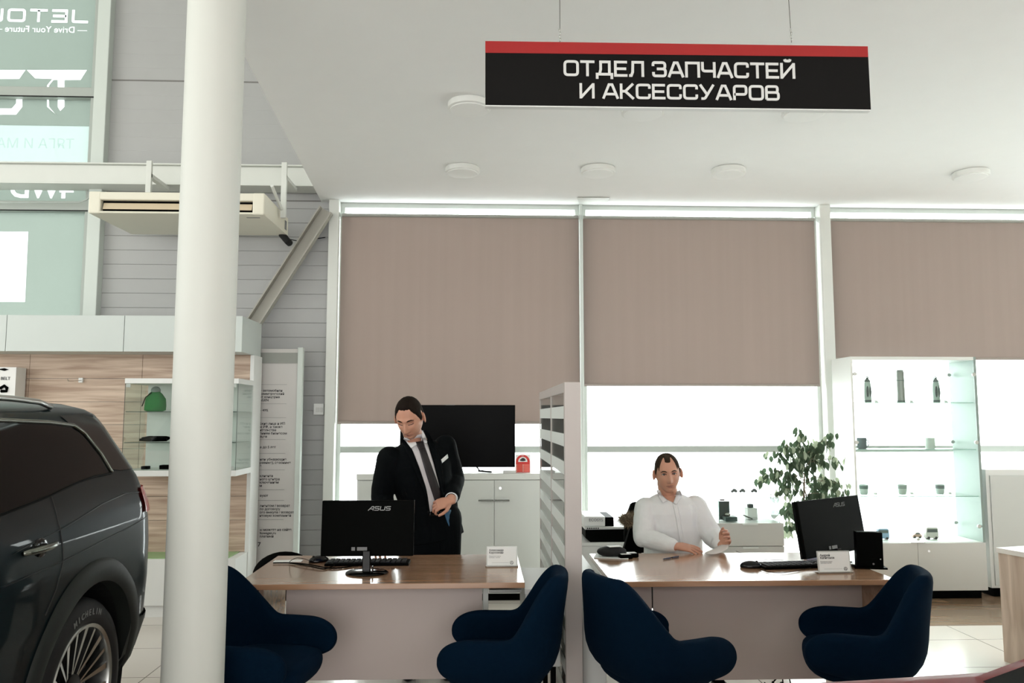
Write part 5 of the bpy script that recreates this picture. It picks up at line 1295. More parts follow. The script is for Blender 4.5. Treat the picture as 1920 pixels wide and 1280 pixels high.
# ================================================================== PEOPLE
def fuse(mb, name, material, parent, voxel=.006, smooth=3, wrinkle=0, wscale=9, label=None, mesh_only=False):
    me = mb.mesh(name+'_src'); o = bpy.data.objects.new(name+'_src', me); COL.objects.link(o)
    m = o.modifiers.new('r', 'REMESH'); m.mode = 'VOXEL'; m.voxel_size = voxel
    if smooth: sm = o.modifiers.new('s', 'SMOOTH'); sm.factor = .5; sm.iterations = smooth
    bpy.context.view_layer.update()
    new = bpy.data.meshes.new_from_object(o.evaluated_get(bpy.context.evaluated_depsgraph_get()))
    bpy.data.objects.remove(o); bpy.data.meshes.remove(me)
    if wrinkle:
        nrm = [v.normal.copy() for v in new.vertices]
        for v, vn in zip(new.vertices, nrm):
            c = v.co; k = noise.noise(Vector((c.x*wscale, c.y*wscale, c.z*wscale*.6)))+.5*noise.noise(c*wscale*2.3+Vector((9, 2, 5)))
            v.co = c+vn*(wrinkle*k)
    bv = BVHTree.FromPolygons([v.co.copy() for v in new.vertices], [tuple(p.vertices) for p in new.polygons])
    off = WL[parent]
    for v in new.vertices: v.co -= off
    new.name = name; new.materials.clear(); new.materials.append(material)
    for p in new.polygons: p.use_smooth = True
    ob = bpy.data.objects.new(name, new); COL.objects.link(ob); ob.parent = parent; WL[ob] = off
    if label: ob['label'] = label
    return ob, bv
def fuse_body(fine, coarse, parent, fv=.003, cv=.008):
    # head, neck and hands at fine resolution, the clothed rest coarser, one body mesh
    a, bva = fuse(fine, 'body', skin_m, parent, fv, 2); b, bvb = fuse(coarse, 'body', skin_m, parent, cv, 1)
    bm = bmesh.new(); bm.from_mesh(a.data); bm.from_mesh(b.data); bm.to_mesh(a.data); bm.free()
    for p in a.data.polygons: p.use_smooth = True
    bpy.data.objects.remove(b); return a, bva
def cast(bv, px, py, off, Yf):
    d = ray(px, py).normalized(); h = bv.ray_cast(CAM, d, 30)
    p = h[0] if h[0] is not None else at(px, py, Yf)
    return p-d*off
def strip(bv, L, Rr, off, Yf, name, material, parent, n=8, m=6, thick=.003, bulge=0, label=None):
    # garment piece between two edge lines, laid on the surface under it
    def rs(pl, s):
        s *= len(pl)-1; i = min(int(s), len(pl)-2); u = s-i; return (pl[i][0]+(pl[i+1][0]-pl[i][0])*u, pl[i][1]+(pl[i+1][1]-pl[i][1])*u)
    rows = []; k = n*(len(L)-1)
    for i in range(k+1):
        a, b = rs(L, i/k), rs(Rr, i/k)
        rows.append([cast(bv, a[0]+(b[0]-a[0])*j/m, a[1]+(b[1]-a[1])*j/m, off+bulge*math.sin(PI*j/m), Yf) for j in range(m+1)])
    # relax depth noise
    for _ in range(2):
        rows = [[(rows[max(i-1, 0)][j]+rows[i][j]*2+rows[min(i+1, k)][j])/4 if 0 < i < k else rows[i][j] for j in range(m+1)] for i in range(k+1)]
    return MB().grid(rows).build(name, material, parent, smooth=True, label=label, mods=[('SOLIDIFY', dict(thickness=thick, offset=0))])
def gauss(x, s): return math.exp(-(x/s)**2)
def head_pt(ph, la, big=1.0):
    cl = max(0, math.cos(la)); cl = cl**(.84 if la > 0 else .88); x = .0745*cl*math.sin(ph); y = -.096*cl*math.cos(ph); z = .12*math.sin(la)
    t = max(0, -z/.12)
    front = max(0, math.cos(ph))
    x *= 1-.30*t**1.9*(1 if y < .03 else .9); 
    if y > 0: y *= 1-.5*t
    else: y *= 1-.02*t
    if z > .03: x *= 1+.03*math.sin((z-.03)/.09*PI)
    if y < 0:
        y -= .008*gauss(z-.024, .010)*gauss(abs(x)-.03, .024)            # brow
        y += .014*gauss(z-.002, .012)*(gauss(x-.031, .014)+gauss(x+.031, .014))  # sockets
        nz = max(0, min(1, (.012-z)/.045))
        if z > -.046: y -= (.006+.024*nz)*gauss(x, .007+.0065*nz)*(1 if z < .02 else max(0, 1-(z-.02)/.02))
        else: y -= .030*gauss(x, .0135)*gauss(z+.046, .005)
        y -= .006*gauss(z+.062, .007)*gauss(x, .022); y -= .007*gauss(z+.072, .007)*gauss(x, .02); y += .004*gauss(z+.067, .0025)*gauss(x, .024)
        y += .005*gauss(z+.083, .006)*gauss(x, .02)
        y -= .011*gauss(z+.104, .014)*gauss(x, .024)                         # chin
        y -= .004*gauss(z+.028, .018)*gauss(abs(x)-.042, .016)               # cheek
    return Vector((x, y, z))*big
def head_grid(big=1.0, n=110, m=76):
    rows = [[head_pt(2*PI*k/n-PI, -PI/2+PI*i/m, big) for k in range(n)] for i in range(m+1)]
    return MB().grid(rows, cyclic=True)
def add_head(bl, M, big):
    g = head_grid(big); g.xf(M); bl.add(g.v, g.f)
    for sg in (1, -1):   # ears
        e = MB().ell((0, 0, 0), (.008, .019, .032), 14, 12); e.xf(M @ Matrix.Translation((sg*.084*big, .006, -.004)) @ Matrix.Rotation(sg*R(30), 4, 'Z') @ Matrix.Rotation(R(-12), 4, 'X')); bl.add(e.v, e.f)
def hair(par, M, big, line, material, name='hair', th=.008):
    n, m = 120, 70; rows = []; ws = []
    for i in range(m+1):
        r = []; w_ = []
        for k in range(n):
            ph = 2*PI*k/n-PI; la = -PI/2+PI*i/m
            a = abs(math.degrees(ph)); L = math.degrees(la); j_ = noise.noise(Vector((ph*7, la*5, 1)))*2.5
            w = max(0, min(1, (L-line(a)-j_)/9)); w = w*w*(3-2*w) if w > 0 else 0
            p = head_pt(ph, la, big); nr = Vector((p.x/.0765**2, p.y/.096**2, p.z/.12**2)).normalized()
            nn = noise.noise(Vector((p.x*160, p.y*60, p.z*160)))*.0014
            r.append(M @ (p+nr*((th+nn)*w-.001*(w <= 0)))); w_.append(w)
        rows.append(r); ws.append(w_)
    mb = MB(); mb.v = [p for r in rows for p in r]
    for i in range(m):
        for k in range(n):
            k2 = (k+1) % n
            if max(ws[i][k], ws[i][k2], ws[i+1][k], ws[i+1][k2]) > 0: mb.f.append((i*n+k, i*n+k2, (i+1)*n+k2, (i+1)*n+k))
    used = sorted({i for f in mb.f for i in f}); ix = {a: b for b, a in enumerate(used)}; mb.v = [mb.v[i] for i in used]; mb.f = [tuple(ix[i] for i in f) for f in mb.f]
    return mb.build(name, material, par, smooth=True)
def face_parts(par, M, big, bv, gaze_down, brow_m):
    Mi = M.inverted(); R3 = M.to_3x3()
    def fs(x, z, off):
        o = M @ Vector((x*big, -.3, z*big)); d = (R3 @ Vector((0, 1, 0))).normalized(); h = bv.ray_cast(o, d, 1)
        p = h[0] if h[0] is not None else M @ Vector((x*big, -.085, z*big))
        return p-d*off
    for sg in (1, -1):
        if not gaze_down:
            c = fs(sg*.031, .004, -.001)
            e = MB().ell((0, 0, 0), (.0135, .005, .0062), 16, 10); e.xf(Matrix.Translation(c) @ R3.to_4x4()); ey = e.build('eye', eye_m, par, smooth=True)
            i_ = MB().ell((0, -.0045, 0), (.0055, .0022, .0058), 12, 8); i_.xf(Matrix.Translation(c) @ R3.to_4x4()); i_.build('iris', iris_m, ey, smooth=True)
        MB().tube([fs(sg*x, z, .002) for x, z in ((.017, .003 if not gaze_down else -.002), (.024, .0095 if not gaze_down else -.004), (.033, .0105 if not gaze_down else -.005), (.045, .003 if not gaze_down else -.001))], .0018, 6).build('eyelid', mat('dark lashes', (46, 30, 25), .6), par, smooth=True)
        MB().tube([fs(sg*x, z, .001) for x, z in ((.014, .019), (.024, .024), (.037, .025), (.049, .018))], [.002, .0036, .0032, .0015], 6).build('eyebrow', brow_m, par, smooth=True)
    MB().tube([fs(x, z, .0002) for x, z in ((-.024, -.0685), (-.012, -.067), (0, -.0675), (.012, -.067), (.024, -.0685))], [.0008, .0015, .0018, .0015, .0008], 6).build('mouth_line', mat('mouth shadow brown', (88, 46, 42), .6), par, smooth=True)
    MB().tube([fs(x, z, -.0005) for x, z in ((-.018, -.0725), (-.008, -.074), (.008, -.074), (.018, -.0725))], [.0015, .0032, .0032, .0015], 6).build('lower_lip', skin_l, par, smooth=True)
def hand(bl, wrist, d, nrm, side, curls, thumb_out=.7, scale=1.0, spread=.12):
    # d: direction of the fingers, nrm: back-of-hand normal, side: +1 if the thumb is on +cross side
    d = Vector(d).normalized(); nrm = Vector(nrm); nrm = (nrm-d*nrm.dot(d)).normalized(); s = d.cross(nrm)*side; w = Vector(wrist); k = scale
    P = lambda a, b, c: w+d*(a*k)+s*(b*k)+nrm*(c*k)
    bl.loft([(P(-.02, 0, 0), s*.026*k, nrm*.019*k), (P(.015, 0, 0), s*.03*k, nrm*.018*k), (P(.05, .002, 0), s*.041*k, nrm*.016*k), (P(.082, .002, -.002), s*.041*k, nrm*.013*k), (P(.096, .002, -.004), s*.034*k, nrm*.009*k)], 18)
    ln = (.072, .08, .074, .058); r0 = (.0088, .0092, .0088, .0078)
    for i in range(4):
        b = .031-.0205*i; base = P(.085-.004*abs(i-1), b, -.003); ang = (1.5-i)*spread; cur = curls[i]
        dd = (d*math.cos(ang)+s*math.sin(ang)).normalized(); pts = [base]; a = cur*.5
        for j, f in enumerate((.46, .30, .24)):
            v = dd*math.cos(a)-nrm*math.sin(a); pts.append(pts[-1]+v*(ln[i]*f*k)); a += cur*(.9 if j == 0 else .7)
        rr = [r0[i]*k*q for q in (1.05, .98, .9, .8)]
        for j in range(3): bl.caps(pts[j], pts[j+1], rr[j], rr[j+1], 10)
    t0 = P(.022, .026, -.006); t1 = P(.045, .052, -.014); t2 = t1+(d*.8+s*(thumb_out*.5)-nrm*.25).normalized()*.032*k; t3 = t2+(d*.95+s*(thumb_out*.1)-nrm*.3).normalized()*.026*k
    bl.caps(t0, t1, .014*k, .0115*k, 10); bl.caps(t1, t2, .0112*k, .0102*k, 10); bl.caps(t2, t3, .0102*k, .0085*k, 10)
def limb(bl, pts, rs, n=16):
    for i in range(len(pts)-1): bl.caps(pts[i], pts[i+1], rs[i], rs[i+1], n)
# ---------------------------------------------------------------- standing man
YA = 4.9
MA = thing('person', 'man standing in a black suit and tie, looking down at the left desk', 'person', (X_(805, 985, YA), 5.0, 0))
nk = at(782, 832, 4.90); pel = at(806, 1000, 4.96); pel.z = .93
shL, shR = at(729, 858, 4.80), at(834, 838, 4.98); ax = (shR-shL).normalized(); ay = Vector((0, 0, 1)).cross(ax).normalized()
def sec(px, py, Y, rx, ry): return (at(px, py, Y), ax*rx, ay*ry)
hcA = at(768.5, 783, 4.76); MhA = Matrix.Translation(hcA) @ Matrix.Rotation(R(-13), 4, 'Z') @ Matrix.Rotation(R(26), 4, 'X') @ Matrix.Rotation(R(-3), 4, 'Y'); bigA = 1.03
elL, wrL = at(716, 930, 4.86), at(728, 1000, 4.72)
elR, wrR = at(851, 898, 5.06), at(846, 936, 4.80)
torso = [sec(806, 1012, 4.97, .165, .115), sec(803, 960, 4.96, .15, .11), sec(793, 905, 4.93, .165, .12), sec(785, 865, 4.91, .178, .115), sec(782, 843, 4.90, .165, .09), sec(781, 831, 4.90, .11, .07), sec(781, 824, 4.90, .062, .058)]
bl = MB().loft(torso, 28)
fine = MB().caps(at(782, 832, 4.90), hcA+Vector((.0, .045, -.06)), .058, .056)
limb(bl, [shL, elL, wrL], [.055, .045, .03]); limb(bl, [shR, elR, wrR], [.055, .045, .03])
limb(fine, [elL.lerp(wrL, .8), wrL], [.033, .03]); limb(fine, [elR.lerp(wrR, .8), wrR], [.033, .03])
hipL, hipR = pel+Vector((-.09, 0, -.02)), pel+Vector((.09, 0, -.02))
for hp, fx in ((hipL, -.02), (hipR, .03)): limb(bl, [hp, Vector((hp.x+fx*.5, hp.y-.01, .5)), Vector((hp.x+fx, hp.y+.02, .09))], [.085, .055, .04])
add_head(fine, MhA, bigA)
# his hand on the desk edge (behind the monitor) and the hand holding the jacket front
hand(fine, wrL, (-.1, -.75, -.45), (0, -.3, .95), 1, (.35, .3, .3, .35))
hR = at(833, 944, 4.77)
hand(fine, wrR+Vector((-.0, -.01, -.005)), (-.92, -.30, -.22), (-.15, -.75, .62), -1, (1.0, 1.05, 1.1, 1.15), .5, .95, .08)
bodyA, bvA = fuse_body(fine, bl, MA)
hair(MA, MhA, bigA, lambda a: 42 if a < 30 else (42-(a-30)*.9 if a < 62 else (13-(a-62)*1.3 if a < 76 else (-5 if a < 84 else (18 if a < 100 else (18-(a-100)*2.2 if a < 118 else -22))))), hair_m, th=.006)
face_parts(MA, MhA, bigA, bvA, True, hair_m)
# trousers, shoes
tr = MB()
for hp, fx in ((hipL, -.02), (hipR, .03)): limb(tr, [hp, Vector((hp.x+fx*.5, hp.y-.01, .5)), Vector((hp.x+fx, hp.y+.02, .12))], [.105, .08, .075])
tr.loft([(pel+Vector((0, 0, -.22)), ax*.165, ay*.125), (pel+Vector((0, 0, .02)), ax*.178, ay*.122), (pel+Vector((0, 0, .16)), ax*.168, ay*.125)], 24)
fuse(tr, 'trousers', suit_m, MA, .009, 2, .003)
for hp, fx in ((hipL, -.02), (hipR, .03)):
    q0 = Vector((hp.x+fx, hp.y+.02, 0)); sh_ = MB().ell(q0+Vector((0, -.08, .035)), (.048, .14, .05), 18, 12)
    for v in sh_.v: v.z = max(v.z, .0)
    sh_.build('shoe', black_g, MA, smooth=True)
# jacket
jk = MB().loft([sec(812, 1008, 4.97, .195, .142), sec(808, 975, 4.965, .185, .14), sec(801, 940, 4.95, .172, .135), sec(791, 900, 4.93, .186, .142), sec(784, 866, 4.91, .200, .136), sec(781, 846, 4.90, .188, .108), sec(780, 833, 4.90, .13, .085), sec(780, 826, 4.90, .085, .072)], 30)
limb(jk, [shL+Vector((.0, 0, -.005)), elL, wrL+Vector((0, 0, .035))], [.075, .066, .054]); limb(jk, [shR+Vector((0, 0, -.0)), elR, elR.lerp(wrR, .82)], [.075, .066, .052])
jacket, bj = fuse(jk, 'suit_jacket', suit_m, MA, .006, 4, .0055, 8)
YF_ = 4.79
strip(bj, [(756, 822), (771, 838), (786, 877), (799, 917), (803, 961)], [(794, 812), (801, 830), (813, 869), (825, 917), (824, 952)], .004, YF_, 'shirt_front', shirt2_m, MA, 8, 8)
strip(bj, [(779, 829), (787, 846), (799.5, 890), (813, 932), (819, 950)], [(792, 827), (797.5, 840), (815.5, 890), (826.5, 922), (826, 946)], .011, YF_, 'tie', tie_m, MA, 8, 5, .003, .002)
strip(bj, [(778, 826), (782, 834), (786, 842)], [(793, 824), (795, 833), (797, 840)], .018, YF_, 'tie_knot', tie_m, MA, 5, 5, .008)
# collar leaves stand between neck and jacket
def leaf(pts, Ys, m, par, nm, th=.004):
    P = [at(a, b, y) for (a, b), y in zip(pts, Ys)]; mb = MB(); mb.prism(P, (0, th, 0)); return mb.build(nm, m, par, auto=40)
strip(bj, [(757, 819), (762, 828), (771, 840)], [(775, 828), (781, 829), (785, 831)], .016, YF_, 'shirt_collar', shirt_m, MA, 5, 5, .004)
strip(bj, [(790, 826), (792, 828), (799, 831)], [(792, 806), (796.5, 814), (801, 829)], .016, YF_, 'shirt_collar', shirt_m, MA, 5, 5, .004)
strip(bj, [(751, 822), (762, 846), (776, 880), (797, 926), (804, 962)], [(757, 820), (772, 841), (787, 879), (800, 919), (806, 962)], .009, YF_, 'lapel', suit_m, MA, 6, 4, .004, .004)
strip(bj, [(797, 806), (803, 830), (815, 869), (827, 917), (829, 934)], [(803, 810), (820, 842), (829, 868), (832, 908), (832, 930)], .009, YF_, 'lapel', suit_m, MA, 6, 4, .004, .004)
strip(bj, [(803, 960), (804, 968)], [(824, 959), (824, 966)], .006, YF_, 'belt', black_g, MA, 3, 4)
strip(bj, [(824, 864), (826, 870.5)], [(839, 851), (840.5, 858)], .008, YF_, 'name_badge', paper_m, MA, 4, 5, .002)
strip(bj, [(832.5, 960), (836, 972), (841, 985), (849.5, 1002)], [(845, 955), (848.5, 968), (851.5, 984), (851, 1001)], .01, 4.85, 'jacket_lining', lining_m, MA, 6, 4, .003, .004, label='blue satin lining of the turned-back jacket front')
cf = wrR; cd = (wrR-elR).normalized(); MB().tube([cf-cd*.05, cf-cd*.012], [.04, .038], 18).build('shirt_cuff', shirt_m, MA, smooth=True)
MB().lathe(at(827.5, 960, 4.79), [(.006, -.002), (.006, .002)], 12, Matrix.Rotation(PI/2, 4, 'X')).build('jacket_button', black_g, MA)
# ---------------------------------------------------------------- seated man
MBn = thing('person', 'man in a white shirt seated at the right desk, holding papers', 'person', (X_(1258, 1060, 5.0), 5.0, 0))
ax = Vector((1, .05, 0)).normalized(); ay = Vector((-.05, 1, 0)).normalized()
hcB = at(1251.5, 887, 4.84); MhB = Matrix.Translation(hcB) @ Matrix.Rotation(R(-6), 4, 'Z') @ Matrix.Rotation(R(3), 4, 'X') @ Matrix.Rotation(R(-5), 4, 'Y'); bigB = .97
sL, sR = at(1212, 955, 4.90), at(1303, 951, 4.92); eL, eR = at(1206, 1012, 4.80), at(1336, 1006, 4.82)
wL = atz(1264, 1029, .785); wL = Vector((X_(1264, 1026, 4.64), 4.64, .79)); wR_ = Vector((X_(1352, 1020, 4.66), 4.66, Z_(1352, 1021, 4.66)))
eL.z = max(eL.z, .815)
pB = at(1262, 1078, 4.98); pB.z = .56
tb = [(pB, ax*.17, ay*.12), (at(1262, 1030, 4.96), ax*.16, ay*.115), (at(1259, 990, 4.94), ax*.165, ay*.12), (at(1257, 958, 4.92), ax*.175, ay*.11), (at(1256, 942, 4.92), ax*.16, ay*.085), (at(1255, 931, 4.92), ax*.10, ay*.065), (at(1255, 926, 4.92), ax*.06, ay*.056)]
bl = MB().loft(tb, 28); fine = MB().caps(at(1255, 935, 4.92), hcB+Vector((0, .035, -.06)), .06, .056)
limb(fine, [eL.lerp(wL, .8), wL], [.032, .029]); limb(fine, [eR.lerp(wR_, .8), wR_], [.032, .029])
limb(bl, [sL, eL, wL], [.055, .044, .029]); limb(bl, [sR, eR, wR_], [.055, .044, .029])
kL, kR = Vector((pB.x-.14, 4.52, .50)), Vector((pB.x+.12, 4.52, .50)); hL, hR_ = pB+Vector((-.09, 0, -.02)), pB+Vector((.09, 0, -.02))
fL, fR = Vector((pB.x-.15, 4.60, .09)), Vector((pB.x+.14, 4.58, .09))
limb(bl, [hL, kL, fL], [.08, .055, .04]); limb(bl, [hR_, kR, fR], [.08, .055, .04])
add_head(fine, MhB, bigB)
hand(fine, wL, (.97, -.20, -.10), (.05, -.35, .94), -1, (.20, .22, .25, .3), .45, .98, .07)
hand(fine, wR_, (.35, -.62, .55), (.75, .3, -.1), 1, (1.0, 1.0, 1.05, 1.1), .3, .9, .06)
bodyB, bvB = fuse_body(fine, bl, MBn)
hair(MBn, MhB, bigB, lambda a: (38 if a < 14 else (38+(a-14)*2.0 if a < 24 else (58 if a < 33 else (58-(a-33)*2.6 if a < 54 else (14-(a-64)*1.2 if a < 78 else (-4 if a < 84 else (18 if a < 100 else (18-(a-100)*2.2 if a < 118 else -22)))))))), hair2_m, th=.006)
face_parts(MBn, MhB, bigB, bvB, False, hair2_m)
sb = MB().loft([(pB+Vector((0, 0, -.02)), ax*.19, ay*.14), (at(1262, 1030, 4.95), ax*.178, ay*.138), (at(1259, 990, 4.93), ax*.182, ay*.14), (at(1257, 960, 4.92), ax*.190, ay*.125), (at(1255.5, 943, 4.92), ax*.176, ay*.1), (at(1255, 932, 4.92), ax*.118, ay*.078), (at(1255, 926, 4.92), ax*.078, ay*.066)], 30)
limb(sb, [sL, eL, eL.lerp(wL, .93)], [.073, .062, .042]); limb(sb, [sR, eR, eR.lerp(wR_, .9)], [.073, .062, .042])
shirt, bs = fuse(sb, 'shirt', shirt_m, MBn, .0055, 3, .007, 11)
YS = 4.78
# open neck: skin-coloured front of the throat shows between the collar leaves
strip(bs, [(1242, 929), (1250, 936), (1262, 941.5)], [(1268, 929), (1266, 936), (1263.5, 941.5)], .003, YS, 'throat', skin_m, MBn, 6, 6, .003)
strip(bs, [(1230.5, 918), (1234, 929), (1243, 943)], [(1237, 919), (1242, 929), (1252, 938)], .011, YS, 'collar', shirt_m, MBn, 6, 5, .004, .003)
strip(bs, [(1269, 921), (1267, 930), (1262.5, 942)], [(1275, 918), (1279, 928), (1268, 946)], .011, YS, 'collar', shirt_m, MBn, 6, 5, .004, .003)
strip(bs, [(1261, 943), (1268, 975), (1273, 1005), (1276, 1028)], [(1270, 943), (1276, 975), (1281, 1005), (1284, 1028)], .004, YS, 'button_placket', shirt_m, MBn, 8, 4, .003)
for k, (px, py) in enumerate(((1266.5, 950), (1271, 973), (1275.5, 995), (1279, 1016))):
    p = cast(bs, px, py, .008, YS); MB().lathe(p, [(.004, -.001), (.004, .001)], 10, Matrix.Rotation(PI/2, 4, 'X')).build('button', lam_w, MBn)
for e_, w_ in ((eL, wL), (eR, wR_)):
    d_ = (w_-e_).normalized(); MB().tube([w_-d_*.055, w_-d_*.012], [.043, .04], 18).build('cuff', shirt_m, MBn, smooth=True)
tr = MB(); limb(tr, [hL, kL, fL+Vector((0, 0, .03))], [.10, .078, .07]); limb(tr, [hR_, kR, fR+Vector((0, 0, .03))], [.10, .078, .07]); tr.ell(pB+Vector((0, 0, -.02)), (.18, .14, .11))
fuse(tr, 'trousers', suit_m, MBn, .009, 2, .003)
for f_ in (fL, fR):
    sh_ = MB().ell(f_+Vector((0, -.08, -.055)), (.048, .14, .05), 18, 12)
    for v in sh_.v: v.z = max(v.z, .0)
    sh_.build('shoe', black_g, MBn, smooth=True)
# sheet of paper in his hand
UL, UR, LR, LL = at(1321, 1036, 4.56), at(1369, 1004, 4.70), at(1364, 1028, 4.55), at(1328, 1038, 4.53); rows = []
for i in range(11):
    u = i/10; a, b = UL.lerp(UR, u), LL.lerp(LR, u); bow = .012*math.sin(PI*u)
    rows.append([a.lerp(b, j/5)+Vector((0, -.010*math.sin(PI*j/5), -bow)) for j in range(6)])
for r in rows:
    for v in r: v.z = max(v.z, DZ+.004)
tag(MB().grid(rows).build('paper_sheet', film('thin held paper', (215, 208, 202), (105, 98, 93)), smooth=True, mods=[('SOLIDIFY', dict(thickness=.0012))]), 'curled paper leaflet held above the desk by the seated man', 'paper')
# ---------------------------------------------------------------- office chair with fur-hooded jacket
oc = thing('office_chair', 'black office chair of the seated man, with a fur-hooded jacket hung on it', 'chair', (pB.x, 5.1, 0))
MB().box(pB.x-.24, pB.x+.24, 4.78, 5.24, .40, .47, .03).build('seat', black_p, oc)
bkr = MB().prism([at(1168, 1036, 5.26), at(1181, 992, 5.22), at(1190, 985, 5.22), at(1262, 985, 5.22), at(1262, 1036, 5.26)], (0, .05, 0)); bkr.build('backrest', black_p, oc)
MB().tube([(pB.x, 5.26, .43), (pB.x, 5.30, .6), (pB.x, 5.28, .75)], .02, 8).build('back_bar', black_p, oc)
MB().cyl((pB.x, 5.05, .08), (pB.x, 5.05, .4), .025).build('pedestal', black_p, oc)
for k in range(5):
    a_ = 2*PI*k/5+.3; MB().tube([(pB.x, 5.05, .1), (pB.x+.28*math.cos(a_), 5.05+.28*math.sin(a_), .06)], [.02, .013], 8).build('leg', black_p, oc)
    MB().ell((pB.x+.28*math.cos(a_), 5.05+.28*math.sin(a_), .028), (.028, .02, .028), 12, 8).build('castor', black_r, oc)
fj = thing('hooded_jacket', 'dark jacket with a brown fur hood hung behind the seated man', 'jacket', (X_(1185, 985, 5.3), 5.3, .6))
jb = MB().ell((X_(1196, 1000, 5.3), 5.32, .80), (.10, .07, .17), 20, 14)
for v in jb.v: v += Vector((noise.noise(v*12)*.02, noise.noise(v*12+Vector((4, 0, 0)))*.02, 0))
jb.build('jacket_cloth', black_p, fj, smooth=True)
rng = random.Random(5); fur = MB(); fc_ = Vector((X_(1180, 974, 5.24), 5.24, Z_(1180, 974, 5.24)))
core = MB().ell(fc_, (.065, .05, .04), 18, 12); core.build('hood_rim', mat('brown fur base', (84, 68, 50), .9, var=.3, scale=60), fj, smooth=True)
for _ in range(1100):
    u, v_ = rng.uniform(0, 2*PI), rng.uniform(-1, 1); n_ = Vector((math.sqrt(1-v_*v_)*math.cos(u), math.sqrt(1-v_*v_)*math.sin(u), v_)); p = fc_+Vector((n_.x*.06, n_.y*.045, n_.z*.036))
    t_ = n_+Vector((rng.uniform(-.5, .3), rng.uniform(-.3, .3), rng.uniform(-.3, .5))); l_ = rng.uniform(.018, .038); w_ = Vector((rng.uniform(-1, 1), rng.uniform(-1, 1), rng.uniform(-1, 1))).normalized()*.0014
    fur.add([p-w_, p+w_, p+t_.normalized()*l_], [(0, 1, 2)])
fo = fur.build('fur_trim', mat('brown fur', (140, 120, 94), .9, var=.4, scale=80), fj, recalc=False); fo['kind'] = 'stuff'
# black backrest peeking behind the left desk
oc2 = thing('office_chair', 'dark rounded chair back peeking over the left end of the left desk', 'chair', (X_(525, 1040, 5.6), 5.6, 0))
c_ = at(535, 1046, 5.6)
MB().ell((c_.x, 5.6, c_.z-.12), (.22, .05, .165), 28, 16).build('backrest', black_p, oc2, smooth=True); MB().ell((c_.x, 5.42, .45), (.22, .2, .04), 24, 12).build('seat', black_p, oc2, smooth=True)
MB().cyl((c_.x, 5.45, .06), (c_.x, 5.45, .42), .025).build('pedestal', black_p, oc2)
MB().tube([(c_.x, 5.5, .44), (c_.x, 5.66, .46), (c_.x, 5.64, c_.z-.12)], .016, 8).build('back_bar', black_p, oc2)
for k in range(5):
    a_ = 2*PI*k/5; MB().tube([(c_.x, 5.45, .08), (c_.x+.26*math.cos(a_), 5.45+.26*math.sin(a_), .02)], [.02, .012], 8).build('leg', black_p, oc2)
# ---------------------------------------------------------------- ficus
fic = thing('potted_ficus', 'tall potted weeping fig with drooping leaves between the glass box and the tall display cabinet', 'plant', (X_(1508, 1000, 6.52), 6.52, 0))
fx = X_(1508, 1000, 6.52); fy = 6.52
MB().lathe((fx, fy, 0), [(.12, 0), (.13, .01), (.165, .28), (.17, .3), (.155, .3), (.15, .27)], 32).build('pot', mat('white ceramic pot', (210, 210, 205), .3), fic, auto=40)
MB().lathe((fx, fy, 0), [(.15, .25), (.15, .27)], 24).build('soil', mat('dark soil', (40, 30, 24), .95, var=.3, scale=60), fic)
bark = mat('pale brown bark', (120, 105, 88), .8, var=.2, scale=40); leaf_m = film('variegated fig leaf', (66, 78, 62), (44, 56, 42), var=.35, scale=9)
leaf_m2 = film('pale edged fig leaf', (150, 158, 138), (96, 104, 86), var=.2, scale=9)
rng = random.Random(11)
tops = [(1503, 822), (1510, 812), (1516, 835)]
def pw(px, py, dy=0): return at(px, py, fy+dy)
trunk = [Vector((fx, fy, .26)), pw(1508, 1000), pw(1507, 930), pw(1509, 880), pw(1506, 850)]
tk = MB().tube(trunk, [.014, .011, .009, .006, .003], 8); tk.tube([Vector((fx+.02, fy+.02, .26)), pw(1513, 990, .02), pw(1512, 930, -.02), pw(1504, 900, .03)], [.01, .008, .006, .003], 8); tk.build('trunk', bark, fic, smooth=True)
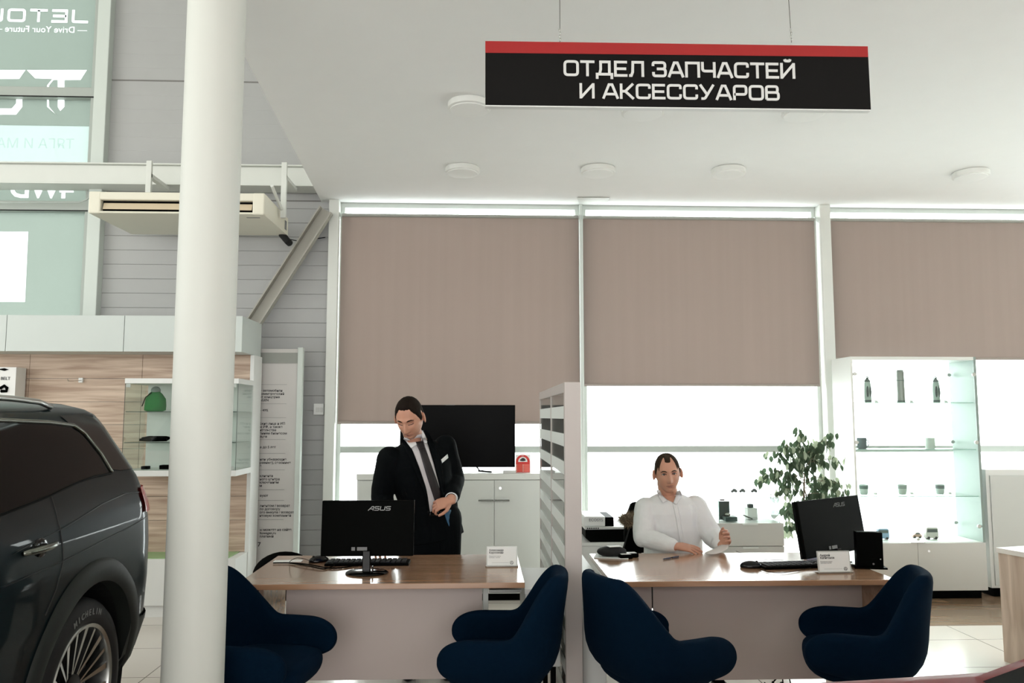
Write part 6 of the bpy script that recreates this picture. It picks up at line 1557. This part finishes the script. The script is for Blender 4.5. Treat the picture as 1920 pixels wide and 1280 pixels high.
# branch targets seen in the photograph: (start, end) in the plane of the crown
br_ = [((1508, 870), (1500, 806)), ((1508, 865), (1466, 830)), ((1509, 860), (1538, 828)), ((1509, 855), (1561, 818)), ((1508, 872), (1572, 862)), ((1508, 880), (1447, 846)), ((1507, 900), (1435, 882)), ((1507, 905), (1462, 905)),
       ((1508, 900), (1560, 900)), ((1508, 905), (1586, 912)), ((1507, 925), (1455, 920)), ((1508, 930), (1540, 925)), ((1507, 950), (1480, 945)), ((1507, 960), (1492, 985)), ((1507, 965), (1475, 990)), ((1508, 890), (1485, 862)), ((1508, 880), (1535, 850)),
       ((1508, 915), (1580, 930)), ((1507, 940), (1470, 965)), ((1508, 950), (1525, 950)), ((1508, 870), (1520, 838)), ((1507, 895), (1423, 893))]
bb = MB(); lv = [MB(), MB()]; 
def leaf_at(p, dr, L, which):
    dr = dr.normalized(); sd_ = dr.cross(Vector((rng.uniform(-1, 1), rng.uniform(-1, 1), rng.uniform(-.3, .3)))).normalized(); up = sd_.cross(dr); w = L*.30
    pr = [(0, 0), (.2, .75), (.45, 1), (.7, .72), (1, 0)]
    mid = [p+dr*(L*a)-up*(.12*L*a*a) for a, _ in pr]; le = [m_+sd_*(w*b)+up*(.06*L*b) for m_, (_, b) in zip(mid, pr)]; ri = [m_-sd_*(w*b)+up*(.06*L*b) for m_, (_, b) in zip(mid, pr)]
    lv[which].add(mid+le[1:4]+ri[1:4], [(0, 1, 5), (1, 2, 6, 5), (2, 3, 7, 6), (3, 4, 7), (0, 8, 1), (1, 8, 9, 2), (2, 9, 10, 3), (3, 10, 4)])
for (s0, s1) in br_:
    dy = rng.uniform(-.16, .16); A = pw(*s0); B = pw(s1[0], s1[1], dy); ln_ = (B-A).length; mid = A.lerp(B, .5)+Vector((0, 0, .05*ln_/.3)); pts = []
    for k in range(9):
        u = k/8; pts.append(A*(1-u)**2+mid*(2*u*(1-u))+B*u*u)
    bb.tube(pts, [.004-.003*k/8 for k in range(9)], 6)
    for k in range(2, 9):
        for _ in range(5):
            p = pts[k]+Vector((rng.uniform(-.05, .05), rng.uniform(-.06, .06), rng.uniform(-.045, .035)))
            leaf_at(p, Vector((rng.uniform(-.45, .45), rng.uniform(-.4, .4), -1)), rng.uniform(.05, .078), 0 if rng.random() < .72 else 1)
bb.build('branches', bark, fic, smooth=True)
lv[0].build('foliage', leaf_m, fic, recalc=False); lv[1].build('foliage', leaf_m2, fic, recalc=False, label='paler cream-edged leaves')
